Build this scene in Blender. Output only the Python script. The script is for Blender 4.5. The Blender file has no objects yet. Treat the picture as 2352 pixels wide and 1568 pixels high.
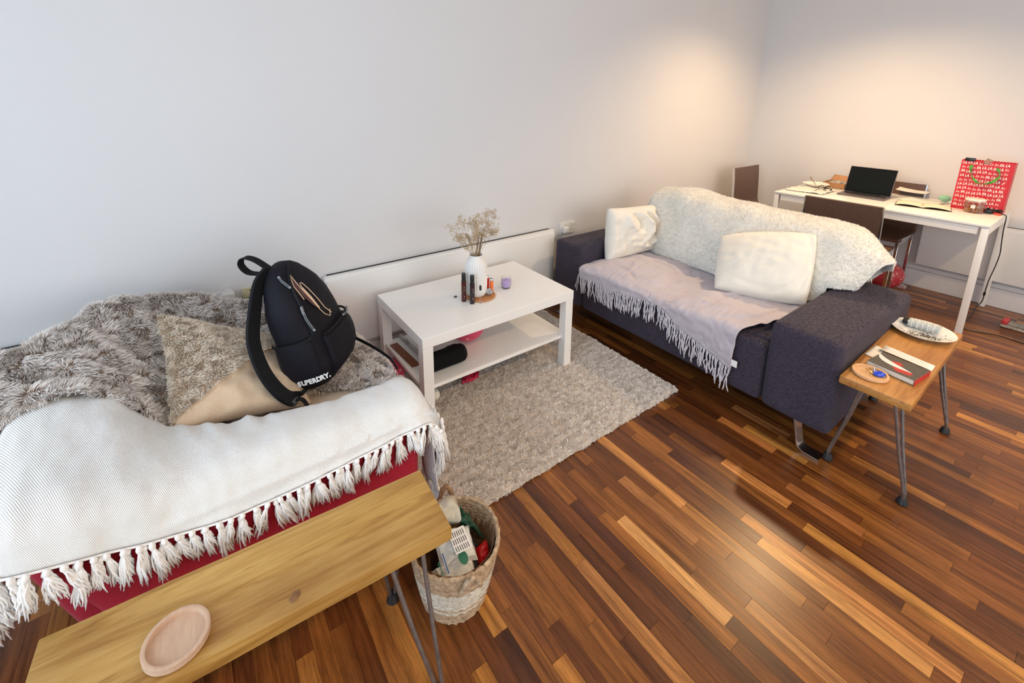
import bpy, bmesh, math, random
import numpy as np
from mathutils import Vector, Matrix, noise

random.seed(7); rng = np.random.default_rng(7)
SC = bpy.context.scene
COL = SC.collection

# ------------------------------------------------------------------ camera
YAW, PITCH, ROLL, CAMH = 0.6176, 0.2353, 0.0070, 1.489
FPX, CX, CY, W, H = 1034.97, 1155.98, 469.70, 2352, 1568
cyw, syw, cp, sp = math.cos(YAW), math.sin(YAW), math.cos(PITCH), math.sin(PITCH)
fw = Vector((syw * cp, cyw * cp, -sp)); rt = Vector((cyw, -syw, 0)); up = rt.cross(fw)
rt2 = rt * math.cos(ROLL) + up * math.sin(ROLL); up2 = up * math.cos(ROLL) - rt * math.sin(ROLL)
cd = bpy.data.cameras.new('camera'); cam = bpy.data.objects.new('camera', cd); COL.objects.link(cam)
cam.matrix_world = Matrix(((rt2.x, up2.x, -fw.x, 0), (rt2.y, up2.y, -fw.y, 0), (rt2.z, up2.z, -fw.z, CAMH), (0, 0, 0, 1)))
cd.sensor_width = 36; cd.lens = FPX / W * 36; cd.shift_x = (W / 2 - CX) / W; cd.shift_y = (CY - H / 2) / W
cd.clip_start = 0.02
SC.camera = cam

# ------------------------------------------------------------------ world, light, exposure
wd = bpy.data.worlds.new('World'); SC.world = wd; wd.use_nodes = True
wd.node_tree.nodes['Background'].inputs[0].default_value = (0.80, 0.87, 1.0, 1)
wd.node_tree.nodes['Background'].inputs[1].default_value = 1.6
SC.view_settings.view_transform = 'Standard'; SC.view_settings.look = 'None'
SC.view_settings.gamma = 1; SC.view_settings.use_curve_mapping = False
SC.view_settings.exposure = 0.0

def area(name, loc, direction, sx, sy, power, color, spread=math.pi):
    l = bpy.data.lights.new(name, 'AREA'); l.shape = 'RECTANGLE'; l.size = sx; l.size_y = sy
    l.energy = power; l.color = color; l.spread = spread
    o = bpy.data.objects.new(name, l); COL.objects.link(o); o.location = loc
    o.rotation_euler = Vector(direction).to_track_quat('-Z', 'Z').to_euler(); return o
# daylight entering by the big window in the wall left of the camera, plus unseen warm kitchen light from behind it
area('daylight_window', (-1.62, 0.45, 1.45), (1, 0.0, -0.12), 3.4, 2.1, 98, (0.64, 0.80, 1.0))
area('kitchen_light_rear', (1.6, -2.62, 1.5), (0, 1, -0.08), 4.2, 2.0, 66, (1.0, 0.92, 0.86))

LIGHTS = [(3.66, 1.24, 145), (3.66, -0.75, 90), (1.9, -0.75, 85), (0.1, -0.75, 60)]
def downlight(x, y, power):
    l = bpy.data.lights.new('downlight', 'SPOT'); l.energy = power; l.color = (1.0, 0.68, 0.36)
    l.spot_size = math.radians(138); l.spot_blend = 0.9; l.shadow_soft_size = 0.05
    o = bpy.data.objects.new('downlight_bulb', l); COL.objects.link(o); o.location = (x, y, 2.555)

# ------------------------------------------------------------------ node material helpers
def mat(name, col=(.8, .8, .8), rough=.5, metal=0., **k):
    m = bpy.data.materials.new(name); m.use_nodes = True
    nt = m.node_tree; b = nt.nodes['Principled BSDF']
    b.inputs['Base Color'].default_value = (*col, 1); b.inputs['Roughness'].default_value = rough
    b.inputs['Metallic'].default_value = metal
    for kk, v in k.items(): b.inputs[kk.replace('_', ' ')].default_value = v
    return m
def N(m, t, **props):
    n = m.node_tree.nodes.new(t)
    for k, v in props.items(): setattr(n, k, v)
    return n
def L(m, a, b): m.node_tree.links.new(a, b)
def coords(m, kind='Object', scale=(1, 1, 1), rot=(0, 0, 0)):
    tc = N(m, 'ShaderNodeTexCoord'); mp = N(m, 'ShaderNodeMapping')
    mp.inputs['Scale'].default_value = scale; mp.inputs['Rotation'].default_value = rot
    L(m, tc.outputs[kind], mp.inputs['Vector']); return mp.outputs['Vector']
def ramp(m, fac, stops):
    r = N(m, 'ShaderNodeValToRGB'); e = r.color_ramp.elements
    while len(e) < len(stops): e.new(.5)
    for i, (p, c) in enumerate(stops): e[i].position = p; e[i].color = (*c, 1)
    L(m, fac, r.inputs[0]); return r.outputs[0]
def noisetex(m, vec, scale=5, detail=4, rough=.6, dist=0.):
    n = N(m, 'ShaderNodeTexNoise'); n.inputs['Scale'].default_value = scale; n.inputs['Detail'].default_value = detail
    n.inputs['Roughness'].default_value = rough; n.inputs['Distortion'].default_value = dist
    L(m, vec, n.inputs['Vector']); return n.outputs['Fac']
def bump(m, h, strength=.3, dist=.01):
    b = N(m, 'ShaderNodeBump'); b.inputs['Strength'].default_value = strength; b.inputs['Distance'].default_value = dist
    L(m, h, b.inputs['Height']); L(m, b.outputs[0], m.node_tree.nodes['Principled BSDF'].inputs['Normal'])
def tocol(m, out): L(m, out, m.node_tree.nodes['Principled BSDF'].inputs['Base Color'])
def noisy(name, c1, c2, scale=8, rough=.6, bs=.15, bd=.004, bscale=None, stretch=(1, 1, 1), kind='Object', **k):
    m = mat(name, c1, rough, **k); v = coords(m, kind, stretch)
    tocol(m, ramp(m, noisetex(m, v, scale), [(.3, c1), (.7, c2)]))
    if bs: bump(m, noisetex(m, v, bscale or scale * 4), bs, bd)
    return m
def mixrgb(m, fac, a, b, blend='MIX'):
    x = N(m, 'ShaderNodeMix', data_type='RGBA', blend_type=blend)
    if isinstance(fac, (int, float)): x.inputs[0].default_value = fac
    else: L(m, fac, x.inputs[0])
    for i, s in ((6, a), (7, b)):
        if isinstance(s, tuple): x.inputs[i].default_value = (*s, 1)
        else: L(m, s, x.inputs[i])
    return x.outputs[2]
def math_(m, op, a, b=None):
    x = N(m, 'ShaderNodeMath', operation=op)
    for i, s in enumerate((a, b)):
        if s is None: continue
        if isinstance(s, (int, float)): x.inputs[i].default_value = s
        else: L(m, s, x.inputs[i])
    return x.outputs[0]

# materials
def wall_mat(name, c):
    m = mat(name, c, .55); v = coords(m); n = noisetex(m, v, 60, 5)
    bump(m, n, .12, .003); tocol(m, ramp(m, noisetex(m, v, 1.5, 3), [(.2, c), (.8, tuple(x * .97 for x in c))])); return m
M_WALL = wall_mat('wall_paint', (.715, .697, .695))
M_CEIL = wall_mat('ceiling_paint', (.80, .79, .77))
M_WHITE = noisy('white_lacquer', (.88, .865, .84), (.85, .835, .81), 3, .32, .03, .001, 90)
M_SKIRT = noisy('skirting_paint', (.74, .72, .73), (.68, .66, .67), 5, .45, .05, .002)
M_LEDGE = noisy('skirting_ledge_brown', (.20, .13, .10), (.32, .23, .18), 12, .7)
M_HEAT = noisy('heater_enamel', (.82, .80, .78), (.79, .775, .75), 3, .4, .05, .001, 300)
M_GRILLE = mat('grille_black', (.012, .012, .012), .6)
M_CHROME = mat('chrome', (.75, .75, .77), .18, 1.)
M_STEEL = noisy('raw_steel', (.38, .38, .39), (.24, .24, .25), 40, .38, .1, .001, Metallic=.9)
M_RUB = mat('black_rubber', (.012, .013, .016), .45)
M_BLACKPL = mat('black_plastic', (.01, .01, .011), .35)

def wood_floor():
    m = mat('plank_varnish', (.2, .1, .05), .27)
    b = m.node_tree.nodes['Principled BSDF']; b.inputs['Coat Weight'].default_value = .12; b.inputs['Coat Roughness'].default_value = .25; b.inputs['Specular IOR Level'].default_value = .38
    oi = N(m, 'ShaderNodeObjectInfo'); geo = N(m, 'ShaderNodeNewGeometry')
    add = N(m, 'ShaderNodeVectorMath', operation='MULTIPLY_ADD')
    cmb = N(m, 'ShaderNodeCombineXYZ')
    L(m, math_(m, 'MULTIPLY', oi.outputs['Random'], 40.0), cmb.inputs[1])
    L(m, geo.outputs['Position'], add.inputs[0]); add.inputs[1].default_value = (1, 1, 1); L(m, cmb.outputs[0], add.inputs[2])
    mp = N(m, 'ShaderNodeMapping'); mp.inputs['Scale'].default_value = (42, 2.6, 1); L(m, add.outputs[0], mp.inputs['Vector'])
    g = noisetex(m, mp.outputs[0], 1.0, 6, .65, .6)
    mp2 = N(m, 'ShaderNodeMapping'); mp2.inputs['Scale'].default_value = (260, 14, 1); L(m, add.outputs[0], mp2.inputs['Vector'])
    g2 = noisetex(m, mp2.outputs[0], 1.0, 3, .7)
    base = oi.outputs['Color']
    dark = mixrgb(m, 1.0, base, (.45, .36, .30), 'MULTIPLY')
    light = mixrgb(m, 1.0, base, (1.35, 1.28, 1.2), 'MULTIPLY')
    f = ramp(m, g, [(.32, (0, 0, 0)), (.68, (1, 1, 1))])
    c = mixrgb(m, f, dark, light)
    pores = ramp(m, g2, [(.30, (.45, .45, .45)), (.48, (1, 1, 1))])
    tocol(m, mixrgb(m, .8, c, pores, 'MULTIPLY'))
    bump(m, g2, .12, .0008)
    rr = ramp(m, g, [(.2, (.25, .25, .25)), (.9, (.38, .38, .38))]); L(m, rr, b.inputs['Roughness'])
    return m
M_PLANK = wood_floor()
M_SUBFLOOR = mat('dark_subfloor_board', (.035, .018, .010), .8)  # dark board under the planks, showing in their joints

def bench_wood(name, c1, c2, c3):
    m = mat(name, c1, .42); v = coords(m, 'Object', (2.2, 26, 26))
    g = noisetex(m, v, 1.0, 6, .62, 1.1)
    v2 = coords(m, 'Object', (9, 190, 190)); p = noisetex(m, v2, 1.0, 2, .7)
    v3 = coords(m, 'Object', (1.5, 5, 5)); big = noisetex(m, v3, 1.0, 3)
    c = ramp(m, g, [(.30, c3), (.44, c1), (.56, c2), (.66, c1), (.74, tuple(x * .72 for x in c1))])
    c = mixrgb(m, ramp(m, big, [(.38, (0, 0, 0)), (.72, (.75, .75, .75))]), c, c3)
    c = mixrgb(m, .6, c, ramp(m, p, [(.26, (.35, .28, .2)), (.36, (1, 1, 1))]), 'MULTIPLY')
    tocol(m, c); bump(m, g, .25, .002); return m
M_BENCH = bench_wood('waxed_pine', (.44, .245, .055), (.56, .345, .105), (.22, .095, .018))
M_BENCH2 = bench_wood('waxed_pine_orange', (.44, .20, .045), (.54, .27, .075), (.27, .10, .022))
M_KNOT = noisy('knot_wood', (.14, .06, .02), (.30, .15, .05), 60, .5)
M_DISH = noisy('pale_turned_wood', (.50, .32, .22), (.57, .39, .27), 120, .6, .2, .001, stretch=(1, .2, 1))
M_DISH2 = noisy('tan_turned_wood', (.62, .36, .18), (.70, .43, .23), 60, .5, .1, .001)
M_CORK = noisy('orange_brown_wood', (.42, .17, .06), (.52, .24, .09), 50, .5, .1, .001)

def fabric(name, c1, c2, scale=160, bs=.5, rough=.9, kind='Object', stretch=(1, 1, 1), sheen=.3):
    m = mat(name, c1, rough); v = coords(m, kind, stretch)
    n = noisetex(m, v, scale, 3, .7); n2 = noisetex(m, v, scale * .06, 4)
    c = ramp(m, n, [(.35, c1), (.65, c2)])
    tocol(m, mixrgb(m, ramp(m, n2, [(.3, (0, 0, 0)), (.8, (.2, .2, .2))]), c, tuple(x * .8 for x in c1)))
    bump(m, n, bs, .0015)
    m.node_tree.nodes['Principled BSDF'].inputs['Sheen Weight'].default_value = sheen
    m.node_tree.nodes['Principled BSDF'].inputs['Sheen Roughness'].default_value = .5
    return m
M_SOFA = fabric('slate_tweed', (.016, .013, .024), (.076, .060, .086), 210, .8, stretch=(.4, .4, 2.6), sheen=.05); M_SOFA.node_tree.nodes['Principled BSDF'].inputs['Specular IOR Level'].default_value = .25
M_RED = fabric('crimson_wool', (.33, .003, .018), (.42, .006, .028), 220, .25, sheen=.05)
M_BEIGE = fabric('beige_seat_cloth', (.55, .45, .35), (.62, .51, .40), 200, .2)
M_FLEECE = fabric('ivory_fleece', (.84, .80, .73), (.89, .86, .79), 170, .6, sheen=.5)
M_CUSH = fabric('cream_cushion_cloth', (.80, .75, .65), (.84, .79, .70), 120, .3, sheen=.4)
M_GREYT = fabric('dusty_grey_throw', (.47, .415, .455), (.56, .505, .55), 260, .3)
M_GREYF = fabric('dusty_grey_fringe', (.60, .56, .62), (.68, .64, .69), 260, .3)
M_SUEDE = fabric('beige_suede', (.60, .45, .31), (.67, .52, .37), 140, .15)
M_BAG = fabric('black_nylon', (.0035, .003, .006), (.008, .007, .013), 500, .2, .7, sheen=.0); M_BAG.node_tree.nodes['Principled BSDF'].inputs['Specular IOR Level'].default_value = .22
M_BAGW = fabric('black_webbing', (.004, .0045, .006), (.009, .010, .012), 300, .3, .7, sheen=.0); M_BAGW.node_tree.nodes['Principled BSDF'].inputs['Specular IOR Level'].default_value = .22
def ribbed():
    m = mat('white_ribbed_cotton', (.72, .70, .68), .9)
    v = coords(m, 'UV', (1, 1, 1), (0, 0, math.radians(-33)))
    w = N(m, 'ShaderNodeTexWave', wave_type='BANDS', bands_direction='X'); w.inputs['Scale'].default_value = 96
    w.inputs['Distortion'].default_value = .6; w.inputs['Detail'].default_value = 1; L(m, v, w.inputs['Vector'])
    tocol(m, ramp(m, w.outputs['Fac'], [(.05, (.64, .625, .615)), (.5, (.86, .85, .84))]))
    n = noisetex(m, v, 500, 2)
    bump(m, math_(m, 'ADD', w.outputs['Fac'], math_(m, 'MULTIPLY', n, .4)), .6, .002)
    m.node_tree.nodes['Principled BSDF'].inputs['Sheen Weight'].default_value = .3
    return m
M_RIB = ribbed()
M_TASSEL = mat('white_cotton_yarn', (.82, .80, .78), .9, Sheen_Weight=.4)

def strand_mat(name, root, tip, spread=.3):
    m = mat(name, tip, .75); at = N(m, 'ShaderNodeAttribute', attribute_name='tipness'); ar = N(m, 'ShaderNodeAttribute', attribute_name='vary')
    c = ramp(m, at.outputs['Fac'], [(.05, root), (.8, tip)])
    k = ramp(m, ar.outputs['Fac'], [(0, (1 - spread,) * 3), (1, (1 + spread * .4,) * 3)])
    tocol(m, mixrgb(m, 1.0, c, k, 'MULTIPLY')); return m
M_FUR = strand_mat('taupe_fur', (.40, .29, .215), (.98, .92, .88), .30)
M_FURB = mat('taupe_fur_backing', (.46, .36, .28), .9)
M_PALEFUR = strand_mat('pale_pile', (.66, .52, .38), (.92, .82, .70), .15)
M_RUGS = strand_mat('oatmeal_pile', (.66, .58, .51), (.98, .94, .90), .22)
M_RUGB = mat('oatmeal_backing', (.60, .52, .45), .9)
M_FLS = strand_mat('ivory_pile', (.82, .78, .71), (.92, .89, .83), .08)

# ------------------------------------------------------------------ object helpers
def tag(o, label, cat, group=None, kind=None):
    o['label'] = label; o['category'] = cat
    if group: o['group'] = group
    if kind: o['kind'] = kind
    return o
def empty(name, loc, label, cat, group=None, rz=0.):
    o = bpy.data.objects.new(name, None); COL.objects.link(o); o.empty_display_size = .05
    o.location = loc; o.rotation_euler = (0, 0, rz); return tag(o, label, cat, group)
def smooth(me, ang=None):
    me.shade_smooth() if hasattr(me, 'shade_smooth') else [setattr(p, 'use_smooth', True) for p in me.polygons]
def link(name, me, m, parent=None, loc=None, world=True, sm=True):
    """mesh given in world coordinates; the object's origin goes to its parent's base, or to loc"""
    if sm: smooth(me)
    if m is not None: me.materials.append(m)
    o = bpy.data.objects.new(name, me); COL.objects.link(o)
    if parent is not None: o.parent = parent
    if world:
        if parent is not None:
            mw = chain(parent); me.transform(mw.inverted())
        elif loc is not None:
            me.transform(Matrix.Translation(-Vector(loc))); o.location = loc
    elif loc is not None: o.location = loc
    return o
def chain(o):
    m = Matrix.Identity(4)
    while o is not None:
        m = o.matrix_basis @ m; o = o.parent
    return m
def fin(name, bm, m, parent=None, loc=None, world=True, sm=True, auto=True):
    me = bpy.data.meshes.new(name); bmesh.ops.recalc_face_normals(bm, faces=bm.faces[:]); bm.to_mesh(me); bm.free()
    o = link(name, me, m, parent, loc, world, sm)
    if auto and sm:
        try: me.set_sharp_from_angle(angle=math.radians(40))
        except Exception: pass
    return o
def box(bm, x0, x1, y0, y1, z0, z1, bev=0., seg=2):
    r = bmesh.ops.create_cube(bm, size=1); vs = r['verts']
    for v in vs: v.co = Vector(((x0 + x1) / 2 + v.co.x * (x1 - x0), (y0 + y1) / 2 + v.co.y * (y1 - y0), (z0 + z1) / 2 + v.co.z * (z1 - z0)))
    if bev > 0:
        es = list({e for v in vs for e in v.link_edges})
        bmesh.ops.bevel(bm, geom=es, offset=bev, segments=seg, profile=.6, affect='EDGES')
def boxo(name, dims, m, parent=None, bev=.002, seg=2, **k):
    bm = bmesh.new(); box(bm, *dims, bev=bev, seg=seg); return fin(name, bm, m, parent, **k)
def tube(bm, pts, r, n=8, caps=True, flat=None):
    pts = [Vector(p) for p in pts]; rs = r if isinstance(r, (list, tuple)) else [r] * len(pts)
    prev = None; rings = []
    for i, p in enumerate(pts):
        t = (pts[min(i + 1, len(pts) - 1)] - pts[max(i - 1, 0)]).normalized()
        if prev is None:
            a = Vector((0, 0, 1)) if abs(t.z) < .9 else Vector((1, 0, 0)); u = t.cross(a).normalized()
        else: u = (prev - t * prev.dot(t)).normalized()
        prev = u; v = t.cross(u)
        fy = flat if flat else 1.
        rings.append([bm.verts.new(p + (u * math.cos(2 * math.pi * k / n) + v * math.sin(2 * math.pi * k / n) * fy) * rs[i]) for k in range(n)])
    for a, b in zip(rings, rings[1:]):
        for k in range(n): bm.faces.new((a[k], a[(k + 1) % n], b[(k + 1) % n], b[k]))
    if caps: bm.faces.new(rings[0][::-1]); bm.faces.new(rings[-1])
def ribbon(bm, pts, side, w, t=.002):
    """strap of rectangular section following pts; side = vectors across the width"""
    pts = [Vector(p) for p in pts]; rings = []
    for i, p in enumerate(pts):
        tg = (pts[min(i + 1, len(pts) - 1)] - pts[max(i - 1, 0)]).normalized()
        s = Vector(side[i] if isinstance(side, list) else side); s = (s - tg * s.dot(tg)).normalized(); n = tg.cross(s)
        rings.append([bm.verts.new(p + s * a * w / 2 + n * b * t / 2) for a, b in ((-1, -1), (1, -1), (1, 1), (-1, 1))])
    for a, b in zip(rings, rings[1:]):
        for k in range(4): bm.faces.new((a[k], a[(k + 1) % 4], b[(k + 1) % 4], b[k]))
    bm.faces.new(rings[0][::-1]); bm.faces.new(rings[-1])
def lathe(bm, prof, n=32, c=(0, 0, 0), fn=None, M=None):
    rings = []
    for r, z in prof:
        ring = []
        for k in range(n):
            a = 2 * math.pi * k / n; rr = r if fn is None else fn(r, z, a)
            p = Vector((rr * math.cos(a), rr * math.sin(a), z))
            if M is not None: p = M @ p
            ring.append(bm.verts.new(p + Vector(c)))
        rings.append(ring)
    for a, b in zip(rings, rings[1:]):
        for k in range(n): bm.faces.new((a[k], a[(k + 1) % n], b[(k + 1) % n], b[k]))
    if prof[0][0] > 1e-5: bm.faces.new(rings[0][::-1])
    if prof[-1][0] > 1e-5: bm.faces.new(rings[-1])
    bmesh.ops.remove_doubles(bm, verts=[v for ri in (rings[0], rings[-1]) for v in ri if v.is_valid], dist=1e-6)
def cr(P, t):
    """Catmull-Rom through the list of arrays P at parameter t in [0, len-1]"""
    n = len(P); i = min(int(t), n - 2); f = t - i
    p0, p1, p2, p3 = P[max(i - 1, 0)], P[i], P[i + 1], P[min(i + 2, n - 1)]
    if i == 0: p0 = 2 * p1 - p2
    if i == n - 2: p3 = 2 * p2 - p1
    return .5 * (2 * p1 + (p2 - p0) * f + (2 * p0 - 5 * p1 + 4 * p2 - p3) * f * f + (3 * p1 - p0 - 3 * p2 + p3) * f ** 3)
def dense(grid, nu, nv):
    G = np.array(grid, float); a = G.shape[0]; b = G.shape[1]
    rows = np.array([[cr(G[i], t) for t in np.linspace(0, b - 1, nv)] for i in range(a)])
    return np.array([cr(rows, t) for t in np.linspace(0, a - 1, nu)])
def normals(S):
    du = np.gradient(S, axis=0); dv = np.gradient(S, axis=1); n = np.cross(du, dv)
    n /= np.linalg.norm(n, axis=2, keepdims=True) + 1e-9
    return n
def fnoise(S, scale, seed=0., stretch=(1, 1, 1)):
    out = np.empty(S.shape[:2])
    for i in range(S.shape[0]):
        for j in range(S.shape[1]):
            p = S[i, j]; out[i, j] = noise.noise((p[0] * scale * stretch[0] + seed, p[1] * scale * stretch[1] + seed * 2, p[2] * scale * stretch[2]))
    return out
def wrinkle(S, amps, upward=True):
    n = normals(S)
    if upward and n[..., 2].mean() < 0: n = -n
    for a, sc, seed, st in amps: S = S + n * (a * fnoise(S, sc, seed, st))[..., None]
    return S
def gridmesh(name, S, m, parent=None, thick=.004, loc=None, flip=None):
    nu, nv = S.shape[:2]; me = bpy.data.meshes.new(name)
    idx = np.arange(nu * nv).reshape(nu, nv)
    f = np.stack([idx[:-1, :-1], idx[1:, :-1], idx[1:, 1:], idx[:-1, 1:]], -1).reshape(-1, 4)
    n = normals(S)
    if n[..., 2].mean() < 0: f = f[:, ::-1]
    me.from_pydata(S.reshape(-1, 3).tolist(), [], f.tolist()); me.update()
    uv = me.uv_layers.new(name='UVMap')
    du = np.concatenate([[0], np.cumsum(np.linalg.norm(np.diff(S, axis=0), axis=2).mean(1))])
    dv = np.concatenate([[0], np.cumsum(np.linalg.norm(np.diff(S, axis=1), axis=2).mean(0))])
    U, V = np.meshgrid(du, dv, indexing='ij'); UV = np.stack([U.ravel(), V.ravel()], 1)
    li = np.empty(len(me.loops), int); me.loops.foreach_get('vertex_index', li)
    uv.data.foreach_set('uv', UV[li].ravel())
    o = link(name, me, m, parent, loc)
    if thick:
        md = o.modifiers.new('cloth_thickness', 'SOLIDIFY'); md.thickness = thick; md.offset = -1
    return o
def sample(S, n, mask=None):
    nu, nv = S.shape[:2]; Nn = normals(S)
    if Nn[..., 2].mean() < 0: Nn = -Nn
    d1 = np.linalg.norm(np.cross(S[1:, :-1] - S[:-1, :-1], S[:-1, 1:] - S[:-1, :-1]), axis=2)
    w = d1.ravel(); w = w / w.sum(); c = rng.choice(len(w), n, p=w); i, j = c // (nv - 1), c % (nv - 1)
    a, b = rng.random((n, 1)), rng.random((n, 1))
    f = lambda A: (A[i, j] * (1 - a) * (1 - b) + A[i + 1, j] * a * (1 - b) + A[i, j + 1] * (1 - a) * b + A[i + 1, j + 1] * a * b)
    T = np.gradient(S, axis=0)
    return f(S), f(Nn), f(T)
def strands(name, P, Nn, T, length, width, m, parent, flow=(0, 0, -1), lean=.6, clump=18, curl=.4, world=True):
    """pile or fur: every strand a three-triangle tapering blade; strands gather in clumps"""
    n = len(P); L_ = length * (.65 + .6 * rng.random((n, 1)))
    nc = max(1, n // clump); ci = rng.integers(0, nc, n)
    cen = P[rng.integers(0, n, nc)]
    key = 1 / (length * 1.6)
    # clump by coarse cell so neighbours share direction
    cell = np.floor(P * key).astype(int); h = (cell[:, 0] * 73856093) ^ (cell[:, 1] * 19349663) ^ (cell[:, 2] * 83492791)
    r1 = np.stack([np.sin(h * 12.9898 + k * 78.233) * 43758.5453 % 1 - .5 for k in range(3)], 1)
    rnd = rng.random((n, 3)) - .5
    fl = np.array(flow, float)[None] * np.ones((n, 1))
    fl = fl - Nn * (fl * Nn).sum(1, keepdims=True)
    d = Nn + fl * lean + r1 * curl * 2.2 + rnd * curl
    d /= np.linalg.norm(d, axis=1, keepdims=True)
    under = (d * Nn).sum(1, keepdims=True); d = np.where(under < .15, d + Nn * (.25 - under), d); d /= np.linalg.norm(d, axis=1, keepdims=True)
    side = np.cross(d, rnd + 1e-3); side /= np.linalg.norm(side, axis=1, keepdims=True) + 1e-9
    w = width * (.7 + .6 * rng.random((n, 1)))
    mid = P + (Nn * .45 + d * .55) * L_ * .5; tip = P + d * L_ * .95
    V = np.stack([P - side * w * .5, P + side * w * .5, mid + side * w * .42, mid - side * w * .42, tip], 1).reshape(-1, 3)
    b = (np.arange(n) * 5)[:, None]
    loops = np.concatenate([b + np.array([[0, 1, 2, 3]]), b + np.array([[3, 2, 4]])], 1).ravel()
    me = bpy.data.meshes.new(name); me.vertices.add(n * 5); me.vertices.foreach_set('co', V.astype(np.float32).ravel())
    me.loops.add(len(loops)); me.loops.foreach_set('vertex_index', loops.astype(np.int32))
    st = np.stack([np.arange(n) * 7, np.arange(n) * 7 + 4], 1).ravel(); me.polygons.add(n * 2)
    me.polygons.foreach_set('loop_start', st.astype(np.int32))
    me.update(calc_edges=True)
    a = me.attributes.new('tipness', 'FLOAT', 'POINT'); a.data.foreach_set('value', np.tile([0, 0, .55, .55, 1.], n).astype(np.float32))
    a = me.attributes.new('vary', 'FLOAT', 'POINT'); vv = np.clip(rng.random(n) * .6 + (r1[:, 0] + .5) * .4, 0, 1)
    a.data.foreach_set('value', np.repeat(vv, 5).astype(np.float32))
    o = link(name, me, m, parent); o['kind'] = 'stuff'; return o
def pillow(name, quad, thick, m, parent=None, n=26, wr=.006, seed=1., sag=0., puff=.42, loc=None, fn=None, bow=.07):
    """closed cushion between four corners (bl, br, tr, tl) with pinched, slightly drawn-out corners"""
    Q = [np.array(q, float) for q in quad]; u = np.linspace(-1, 1, n); nn = np.cross(Q[1] - Q[0], Q[3] - Q[0]); nn /= np.linalg.norm(nn)
    U, V = np.meshgrid(u, u, indexing='ij')
    Ub = U * (1 - bow * (1 - V ** 2)); Vb = V * (1 - bow * (1 - U ** 2))
    a, b = (Ub + 1) / 2, (Vb + 1) / 2
    base = (Q[0] * ((1 - a) * (1 - b))[..., None] + Q[1] * (a * (1 - b))[..., None] + Q[2] * (a * b)[..., None] + Q[3] * ((1 - a) * b)[..., None])
    h = thick / 2 * ((1 - U ** 2).clip(0) * (1 - V ** 2).clip(0)) ** puff
    faces = []; Vt = []; side = []
    for s in (1, -1):
        S = base + nn * (s * h)[..., None]
        nz = np.empty((n, n))
        for i in range(n):
            for j in range(n):
                p = S[i, j] * 1.0; x, y = u[i], u[j]
                nz[i, j] = noise.noise((p[0] * 9 + seed, p[1] * 9, p[2] * 9 + s)) * wr * 2 + noise.noise((x * 1.2 + y * 4 + seed * 3, x * 5 - y * 1.5, s * 3.)) * wr * 2.2
        edge = ((1 - U ** 2) * (1 - V ** 2)) ** .4
        S = S + nn * (s * nz * edge)[..., None]
        if fn is not None: S = fn(S, U, V, s, nn)
        side.append(S)
    idx = {}; verts = []
    def vid(s, i, j):
        k = (0 if i in (0, n - 1) or j in (0, n - 1) else s, i, j)
        if k not in idx: idx[k] = len(verts); verts.append(tuple(side[0 if s == 1 else 1][i, j]))
        return idx[k]
    for s in (1, -1):
        for i in range(n - 1):
            for j in range(n - 1):
                q = (vid(s, i, j), vid(s, i + 1, j), vid(s, i + 1, j + 1), vid(s, i, j + 1)); faces.append(q if s == 1 else q[::-1])
    me = bpy.data.meshes.new(name); me.from_pydata(verts, [], faces); me.update()
    return link(name, me, m, parent, loc), side
def copyobj(o, name, parent, M):
    c = o.copy(); c.name = name; COL.objects.link(c); c.parent = parent; c.matrix_basis = M; return c
def text(name, body, size, m, parent, M, extrude=.0004, shear=0., bold=0., align='LEFT', spacing=1.):
    cu = bpy.data.curves.new(name, 'FONT'); cu.body = body; cu.size = size; cu.extrude = extrude; cu.shear = shear; cu.offset = bold
    cu.align_x = align; cu.space_character = spacing; cu.resolution_u = 3
    t = bpy.data.objects.new(name, cu); COL.objects.link(t); dg = bpy.context.evaluated_depsgraph_get()
    me = bpy.data.meshes.new_from_object(t.evaluated_get(dg)); me.name = name
    bpy.data.objects.remove(t); bpy.data.curves.remove(cu); me.materials.clear(); me.transform(M)
    return link(name, me, m, parent, sm=False)
def frame(origin, xdir, ydir):
    x = Vector(xdir).normalized(); z = x.cross(Vector(ydir)).normalized(); y = z.cross(x)
    return Matrix(((x.x, y.x, z.x, origin[0]), (x.y, y.y, z.y, origin[1]), (x.z, y.z, z.z, origin[2]), (0, 0, 0, 1)))

# ================================================================== SETTING
XL, XR, YB, YW, ZC = -1.35, 4.772, -2.4, 2.32, 2.60
def struct(o): o['kind'] = 'structure'; return o
floor = struct(boxo('floor', (XL - .1, XR + .1, YB - .1, YW + .1, -.06, -.008), M_SUBFLOOR, bev=0))
struct(boxo('wall_left', (XL - .1, XR + .12, YW, YW + .12, -.06, ZC + .1), M_WALL, bev=0))
struct(boxo('wall_right', (XR, XR + .12, YB - .1, YW, -.06, ZC + .1), M_WALL, bev=0))
struct(boxo('ceiling', (XL - .1, XR, YB - .1, YW, ZC, ZC + .1), M_CEIL, bev=0))
def wall_with_opening(name, axis, pos, th, a0, a1, z0, z1, oa0, oa1, oz0, oz1):
    bm = bmesh.new()
    for (p0, p1, q0, q1) in ((a0, oa0, z0, z1), (oa1, a1, z0, z1), (oa0, oa1, z0, oz0), (oa0, oa1, oz1, z1)):
        if axis == 'x': box(bm, pos - th, pos, p0, p1, q0, q1)
        else: box(bm, p0, p1, pos - th, pos, q0, q1)
    return struct(fin(name, bm, M_WALL))
wall_with_opening('wall_window_side', 'x', XL, .12, YB, YW, -.06, ZC, -1.35, 2.18, .35, 2.45)
wall_with_opening('wall_rear', 'y', YB, .12, XL - .1, XR, -.06, ZC, -.6, 3.8, .45, 2.45)
M_GLASS = mat('window_glass', (1, 1, 1), .02)
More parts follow.
